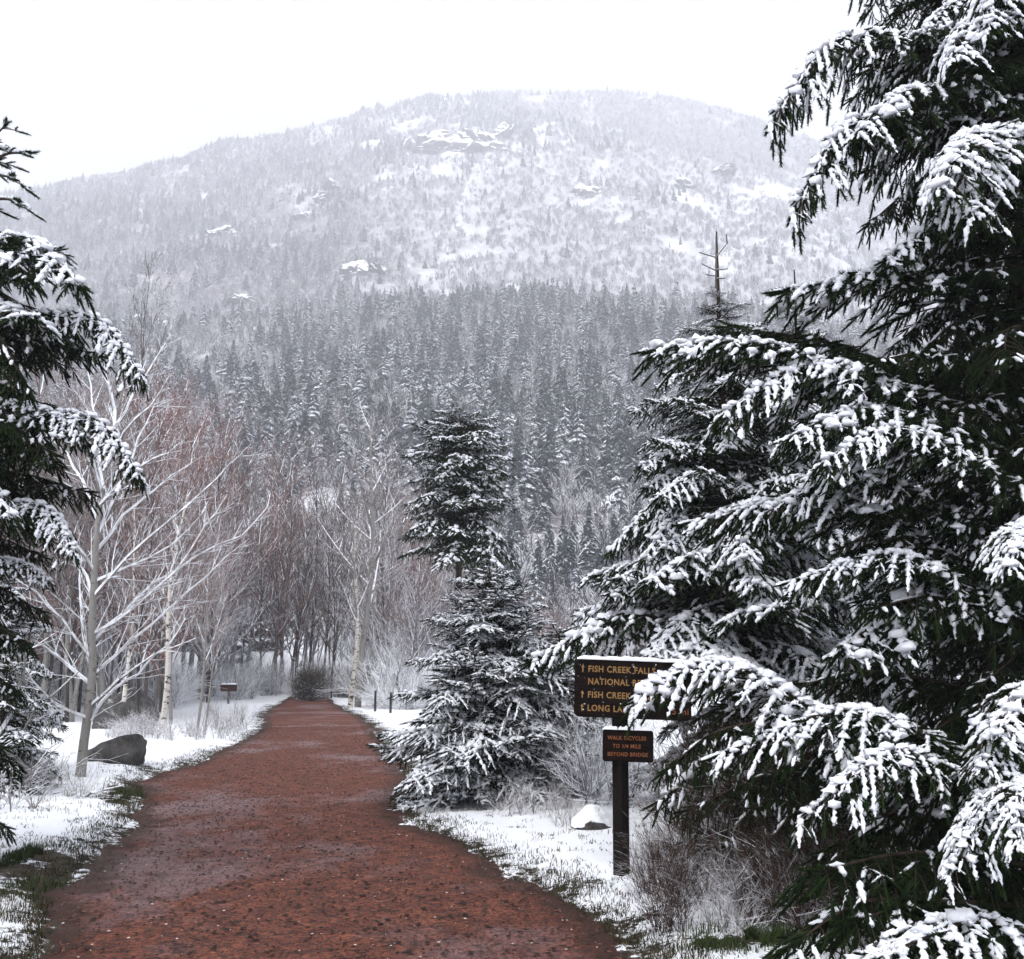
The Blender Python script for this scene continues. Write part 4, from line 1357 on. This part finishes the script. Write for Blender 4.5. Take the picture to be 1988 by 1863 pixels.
# along the path edges
X = []; Y = []
ys = 4.5 + 40 * r.random(60000) ** 2.2
sgn = r.random(60000) < 0.5
off = np.abs(r.normal(0, 0.22, 60000)) + 0.0
lx = np.interp(ys, PY, PL) - off; rx = np.interp(ys, PY, PR) + off
X = np.where(sgn, lx, rx); Y = ys
d = path_d(X, Y); k = (d > -0.10) & (d < 0.5) & (r.random(60000) < 0.75) & (fbm(X * 1.3, Y * 1.3, 3) > -0.25)
MT['edge'] = mat_simple('dull_edge_grass', (0.016, 0.014, 0.006), (0.060, 0.050, 0.022), sc_=6)
blades('grass', X[k], Y[k], 0.045, MT['edge'], 0.003, 1.2, 1)
# green patches free of snow
X = np.concatenate([gx + s[0] * 0.62 * r.normal(0, 1.15, 5000) for gx, gy, s in GREEN[:3]] + [GREEN[3][0] + 0.2 * r.normal(0, 1, 3000)])
Y = np.concatenate([gy + s[1] * 0.62 * r.normal(0, 1.15, 5000) for gx, gy, s in GREEN[:3]] + [GREEN[3][1] + 1.0 * r.normal(0, 1, 3000)])
d = path_d(X, Y); k = (d > 0.02) & (fbm(X * 4, Y * 4, 3) > 0.0)
blades('green_grass', X[k], Y[k], 0.075, MT['grass'], 0.003, 1.2, 2)
# dry straws poking out of the snow on both verges
nc = 1300; n = nc * 9
cy = 4.3 + 14 * r.random(nc) ** 1.5; cx = (r.random(nc) - .5) * 2 * (cy * 0.62)
X = (cx[:, None] + 0.05 * r.normal(0, 1, (nc, 9))).ravel(); Y = (cy[:, None] + 0.05 * r.normal(0, 1, (nc, 9))).ravel()
d = path_d(X, Y); k = (d > 0.05) & (d < 3.5)
blades('dry_grass', X[k], Y[k], 0.055, MT['straw'], 0.003, 1.3, 3)
nc = 2200; n = nc * 12
cy = 4.3 + 12 * r.random(nc) ** 1.5; cx = (r.random(nc) - .5) * 2 * (cy * 0.62)
X = (cx[:, None] + 0.035 * r.normal(0, 1, (nc, 12))).ravel(); Y = (cy[:, None] + 0.035 * r.normal(0, 1, (nc, 12))).ravel()
d = path_d(X, Y); k = (d > 0.05) & (d < 3.0)
blades('snow_flattened_grass', X[k], Y[k], 0.03, MT['edge'], 0.004, 1.5, 4)

# pebbles and litter on the path
pv_ = np.array([(1, 0, 0), (-.9, .1, 0), (0, 1, .1), (.1, -.9, 0), (0, 0, .75), (0, 0, -.7)]); pf = np.array([(0, 2, 4), (2, 1, 4), (1, 3, 4), (3, 0, 4), (2, 0, 5), (1, 2, 5), (3, 1, 5), (0, 3, 5)])


def pebbles(name, n, lo, hi, mat, seed, ymax=30, flat=0.6):
    r = np.random.default_rng(seed)
    Y = 4.4 + (ymax - 4.4) * r.random(n) ** 2.0
    l = np.interp(Y, PY, PL); rr = np.interp(Y, PY, PR); X = l + (rr - l) * r.random(n)
    s = lo + (hi - lo) * r.random(n) ** 3
    Z = 0.02 + 0.009 * fbm(X * 1.1, Y * 0.8, 3) + s * 0.1
    an = r.random(n) * 6.28
    R = np.zeros((n, 3, 3)); R[:, 0, 0] = np.cos(an); R[:, 0, 1] = np.sin(an); R[:, 1, 0] = -np.sin(an); R[:, 1, 1] = np.cos(an); R[:, 2, 2] = 1
    g = Geo(); g.batch(pv_, pf, np.stack([X, Y, Z], -1), R, np.stack([s, s * .75, s * flat], -1)); link(name, g.mesh(name, [mat], False), kind='stuff')


pebbles('gravel', 14000, 0.006, 0.018, mat_simple('red_gravel', (0.05, 0.02, 0.015), (0.22, 0.10, 0.07)), 1)
pebbles('dark_litter', 9000, 0.008, 0.030, mat_simple('dark_litter', (0.010, 0.007, 0.006), (0.035, 0.02, 0.014)), 2, flat=0.3)
pebbles('pale_chips', 700, 0.006, 0.016, mat_simple('pale_chips', (0.40, 0.28, 0.22), (0.8, 0.78, 0.76)), 3, flat=0.4)

# ------------------------------------------------------------------ mountain forest
def conifer_mesh(seed, h, w, tiers, fr, det, name, snow_lo=0.1, green=(0.022, 0.034, 0.030), pale=False):
    r = np.random.default_rng(seed)
    g = Geo()
    z0 = h * 0.06
    g2 = [(0, 0, -1.0), (0, 0, h * 0.9)]
    poly_tube(g, g2, [h * .013, h * .004], 4, 1, False)
    V = []; T = []
    for i in range(tiers):
        u = (i + 0.3) / tiers
        zc = z0 + (h - z0) * u; rad = w * (1 - u) ** 0.8 * (0.8 + 0.4 * r.random()) + 0.02 * h
        off = r.random() * 6.28
        for j in range(fr):
            if r.random() < 0.12:
                continue
            z = zc + (r.random() - .5) * 1.6 * h / tiers * (u < .9)
            a = off + j * 6.283 / fr + (r.random() - .5) * .5
            rr = rad * (0.6 + 0.6 * r.random()); dz = -rr * (0.25 + 0.45 * r.random()); ww = rad * (0.34 + 0.2 * r.random()) * (8 / fr) ** .7
            c, s = math.cos(a), math.sin(a)
            k = len(V)
            th = h / tiers * 0.55
            V += [(0, 0, z + th), (c * rr * .55 - s * ww, s * rr * .55 + c * ww, z + dz * .5), (c * rr * .55 + s * ww, s * rr * .55 - c * ww, z + dz * .5), (c * rr, s * rr, z + dz), (c * rr * .6, s * rr * .6, z + dz * .3 + th * .45)]
            T += [(k, k + 1, k + 4), (k, k + 4, k + 2), (k + 1, k + 3, k + 4), (k + 4, k + 3, k + 2), (k + 1, k + 2, k + 3)]
    g.add(V, np.array(T), 0)
    k = len(V)
    g.add([(-.02 * h, 0, h * .9), (.02 * h, 0, h * .9), (0, .02 * h, h * .9), (0, 0, h)], np.array([(0, 1, 3), (1, 2, 3), (2, 0, 3)]), 0)
    return g.mesh(name, [MT['far_needle' if not pale else 'far_needle_pale'], MT['dark_trunk']], False)


def mat_far(name, a, b, thr, jit):
    m = M(name); c = m.coord('World')
    n1 = m.noise(c, 2.2, 4, 0.75)
    oi = m.n('ShaderNodeObjectInfo')
    j = m.math('MULTIPLY', m.math('SUBTRACT', n1, 0.5), jit)
    base = m.mix(m.noise(c, 0.3, 2), a, b)
    colr = m.mix(m.up(thr, thr + 0.25, j), base, (0.80, 0.82, 0.88))
    return m.set(colr, 0.85, 0.1)


MT['far_needle'] = mat_far('hillside_needles', (0.014, 0.022, 0.022), (0.030, 0.042, 0.045), 0.80, 2.8)
MT['far_needle_pale'] = mat_far('frosted_hillside_needles', (0.03, 0.04, 0.04), (0.055, 0.066, 0.075), 0.55, 2.8)
CONF = [conifer_mesh(s, 12, 2.3 + .3 * (s % 3), 13, 8, 0, 'hillside_conifer', pale=(s % 2 == 1)) for s in range(6)]
CONN = [conifer_mesh(30 + s, 11, 2.1 + .3 * (s % 2), 26, 11, 0, 'near_hillside_conifer', pale=(s % 3 == 1)) for s in range(4)]


def brush_mesh(seed):
    r = np.random.default_rng(seed)
    A = []; B = []
    for i in range(16):
        az = r.random() * 6.28; el = 0.7 + 0.8 * r.random()
        p = np.array([(r.random() - .5) * 2, (r.random() - .5) * 2, -0.5])
        d = np.array([math.cos(az) * math.cos(el), math.sin(az) * math.cos(el), math.sin(el)])
        q = p + d * (2.5 + 2 * r.random()); A.append(p); B.append(q)
        for j in range(4):
            e = p + (q - p) * (.4 + .5 * r.random()); A.append(e); B.append(e + (d + (r.random(3) - .5) * 1.2) * 1.5)
    g = Geo(); n = len(A); tubes(g, A, B, np.full(n, .06), np.full(n, .03), 3)
    return g.mesh('hillside_brush', [MT['hill_twig']], False)


BR = [brush_mesh(s) for s in range(3)]
r = np.random.default_rng(99)


def dens(x, y):
    """conifers: fraction of the ground they take"""
    rr = np.hypot(x, y); az = np.degrees(np.arctan2(x, y))
    n1 = fbm(x / 60 + 5, y / 60, 3); n2 = fbm(x / 22, y / 22, 2)
    d = 0.42 + 0.8 * n1 + 0.35 * n2
    band = np.exp(-((rr - 400 - 110 * n1) / 55) ** 2) * np.clip((az + 16) / 6, 0, 1) * np.clip((14 - az) / 5, 0, 1)
    d = d + 1.2 * band
    bowl = np.exp(-(np.clip(np.abs(rr - 690) - 70, 0, 999) / 70) ** 2) * np.clip((az + 10) / 5 + n1, 0, 1)
    d = d - 1.2 * bowl * (0.75 + 0.9 * np.clip(0.25 - n2, 0, 0.6))
    bowl2 = np.clip((rr - 720) / 100, 0, 1) * np.clip((az - 2) / 6, 0, 1)
    d = d - 0.75 * bowl2
    low = np.exp(-((rr - 190) / 90) ** 2)
    d = d + 0.25 * low
    d = d - 1.2 * np.clip(fbm(x / 30 + 60, y / 18 + 20, 3) - 0.36, 0, 1) * 3
    cliff = np.exp(-(((rr - 900) / 60) ** 2 + ((az + 3) / 4) ** 2)); d = d - 1.0 * cliff
    return np.clip(d, 0.03, 1)


N = 95000
az = np.radians(-36 + 72 * r.random(N)); rr = np.sqrt(80 ** 2 + (1165 ** 2 - 80 ** 2) * r.random(N))
x = rr * np.sin(az); y = rr * np.cos(az)
keep = r.random(N) < dens(x, y) * 0.55
x, y, rr = x[keep], y[keep], rr[keep]
o_ = np.argsort(rr); x, y, rr = x[o_], y[o_], rr[o_]
z = H(x, y)
azd = np.degrees(np.arctan2(x, y))
vis = np.abs(azd) < 29.5
near_i = np.where(vis)[0][:300]
random.seed(3)
CON_OBJ = []
for c, i in enumerate(near_i):
    s = random.uniform(0.5, 1.05) * (0.75 if rr[i] < 180 else 1)
    o = link('conifer_tree', CONN[c % 4] if rr[i] < 260 else CONF[c % 6], None, (x[i], y[i], z[i] - 0.3), category='conifer',
             label='snow dusted conifer on the lower mountain slope behind the bare thicket', group='conifers on the lower mountain slope')
    o.rotation_euler = (0, 0, random.uniform(0, 6.28)); o.scale = (s * random.uniform(.85, 1.15), s * random.uniform(.85, 1.15), s)
mask = np.ones(len(x), bool); mask[near_i] = False
print('conifers', len(x), 'near reach', rr[near_i[-1]])


def scatter(name, X, Y, Z, S, meshes, seed):
    """one object of many instances on points"""
    r = np.random.default_rng(seed)
    me = bpy.data.meshes.new(name); n = len(X)
    me.vertices.add(n); me.vertices.foreach_set('co', np.stack([X, Y, Z], -1).astype(np.float32).ravel())
    a = me.attributes.new('size', 'FLOAT', 'POINT'); a.data.foreach_set('value', S.astype(np.float32))
    a = me.attributes.new('turn', 'FLOAT_VECTOR', 'POINT')
    tv = np.zeros((n, 3), np.float32); tv[:, 2] = r.random(n) * 6.28; a.data.foreach_set('vector', tv.ravel())
    a = me.attributes.new('kind_no', 'INT', 'POINT'); a.data.foreach_set('value', r.integers(0, len(meshes), n).astype(np.int32))
    ng = bpy.data.node_groups.new(name, 'GeometryNodeTree')
    ng.interface.new_socket('Geometry', in_out='INPUT', socket_type='NodeSocketGeometry')
    ng.interface.new_socket('Geometry', in_out='OUTPUT', socket_type='NodeSocketGeometry')
    gi = ng.nodes.new('NodeGroupInput'); go = ng.nodes.new('NodeGroupOutput')
    iop = ng.nodes.new('GeometryNodeInstanceOnPoints'); iop.inputs['Pick Instance'].default_value = True
    jn = ng.nodes.new('GeometryNodeJoinGeometry')
    for src in meshes:
        oi = ng.nodes.new('GeometryNodeObjectInfo'); oi.inputs['Object'].default_value = src; oi.inputs['As Instance'].default_value = True
        oi.transform_space = 'ORIGINAL'
        ng.links.new(oi.outputs['Geometry'], jn.inputs[0])
    ng.links.new(jn.outputs[0], iop.inputs['Instance'])
    for nm, ty, sock in (('size', 'FLOAT', 'Scale'), ('turn', 'FLOAT_VECTOR', 'Rotation'), ('kind_no', 'INT', 'Instance Index')):
        na = ng.nodes.new('GeometryNodeInputNamedAttribute'); na.data_type = ty; na.inputs['Name'].default_value = nm
        ng.links.new(na.outputs[0], iop.inputs[sock])
    ng.links.new(gi.outputs[0], iop.inputs['Points']); ng.links.new(iop.outputs[0], go.inputs[0])
    o = link(name, me, kind='stuff')
    md = o.modifiers.new('scatter', 'NODES'); md.node_group = ng
    return o


# one visible tree of each shape stands on the slope and serves as the model for the far forest
src = []
far_idx = np.where(mask & (rr > 300) & vis)[0][:6]
for c, i in enumerate(far_idx):
    o = link('conifer_tree', CONF[c], None, (x[i], y[i], z[i] - 0.3), category='conifer', label='snow dusted conifer on the lower mountain slope behind the bare thicket', group='conifers on the lower mountain slope')
    src.append(o); mask[i] = False
k = mask
scatter('conifer_forest', x[k], y[k], z[k] - 0.4, (0.30 + 0.95 * r.random(k.sum()) ** 1.7) * np.clip(1.25 - rr[k] / 2200, 0.7, 1), src, 4)

N = 42000
az = np.radians(-34 + 68 * r.random(N)); rb_ = np.sqrt(72 ** 2 + (1150 ** 2 - 72 ** 2) * r.random(N))
bx = rb_ * np.sin(az); by = rb_ * np.cos(az)
kb = fbm(bx / 30 + 60, by / 18 + 20, 3) < 0.3 + 0.15 * r.random(N)
bx, by = bx[kb], by[kb]; N = len(bx)
bs = []
for c in range(3):
    o = link('hillside_shrub', BR[c], None, (bx[c] * .1 + (-8 + 10 * c), 84 + c * 3, 0), category='shrub', label='frosted bare shrub at the foot of the mountain slope', group='frosted shrubs at the foot of the slope')
    o.location.z = Hs(o.location.x, o.location.y); bs.append(o)
scatter('hillside_brush', bx, by, H(bx, by), 0.5 + 0.9 * r.random(N), bs, 6)

# rocky outcrops with snow ledges high on the slope
OUT = [(850, 285, 925, 24, 15), (825, 300, 915, 14, 9), (890, 305, 910, 24, 12), (935, 312, 905, 22, 10), (975, 305, 905, 16, 8), (860, 325, 890, 22, 8), (795, 300, 915, 12, 8), (910, 340, 880, 24, 8), (950, 330, 890, 16, 7),
       (625, 325, 800, 11, 7), (600, 345, 780, 9, 5), (645, 300, 830, 12, 6), (440, 350, 740, 14, 6), (340, 440, 560, 10, 6), (375, 450, 550, 12, 5), (480, 420, 600, 10, 5), (280, 430, 590, 8, 4), (700, 400, 650, 12, 7), (735, 395, 655, 12, 6),
       (600, 735, 215, 5, 2.5), (630, 745, 210, 4, 2), (950, 690, 255, 6, 3.5), (980, 715, 235, 6, 3), (900, 800, 180, 5, 2), (930, 815, 172, 5, 2), (960, 830, 166, 5, 2), (1190, 850, 150, 3.4, 2.6), (1110, 905, 130, 3, 2),
       (690, 560, 380, 8, 3), (560, 800, 150, 3, 1.6), (1260, 600, 330, 5, 3), (1130, 340, 800, 14, 7), (1330, 350, 820, 14, 6), (1400, 330, 860, 16, 7), (340, 590, 330, 5, 6), (360, 610, 320, 5, 5)]


def outcrop_mesh(seed):
    me = rock_mesh('outcrop', 1, .7, .8, 40 + seed, 0.12)
    n = len(me.vertices); V = np.zeros(n * 3, np.float32); me.vertices.foreach_get('co', V); V = V.reshape(-1, 3)
    k = 1 + 0.75 * fbm(V[:, 0] * 2.6 + seed * 9, V[:, 2] * 3 + V[:, 1] * 2.1, 4)
    V[:, :2] *= k[:, None]
    V[:, 2] = V[:, 2] * (0.8 + 0.9 * vnoise(V[:, 0] * 3.3 + seed, V[:, 1] * 3.3 + 4)) 
    V[:, 2] += 0.10 * np.floor(V[:, 2] * 4 + 2 * vnoise(V[:, 0] * 2, V[:, 1] * 2))/ 2
    me.vertices.foreach_set('co', V.ravel())
    me.polygons.foreach_set('use_smooth', np.zeros(len(me.polygons), bool))
    me.update()
    return me


OM = [outcrop_mesh(s) for s in range(3)]
for i, (dx, dy, dist, w, h) in enumerate(OUT):
    p = P(dx, dy, dist)
    zz_ = Hs(p[0], dist)
    o = link('rock_outcrop', OM[i % 3], None, (p[0], dist, zz_ + h * .1), category='rock', label='snow ledged rock outcrop among the trees on the mountain side', group='rock outcrops on the mountain')
    f_ = 1.35 if i < 9 else 1.1
    o.scale = (w * f_, w * .8, h * f_); o.rotation_euler = (0, 0, i * 1.3)
print('limbs', N_LIMB[0], 'objects', len(bpy.data.objects), 'tris', sum(len(m.polygons) for m in bpy.data.meshes))
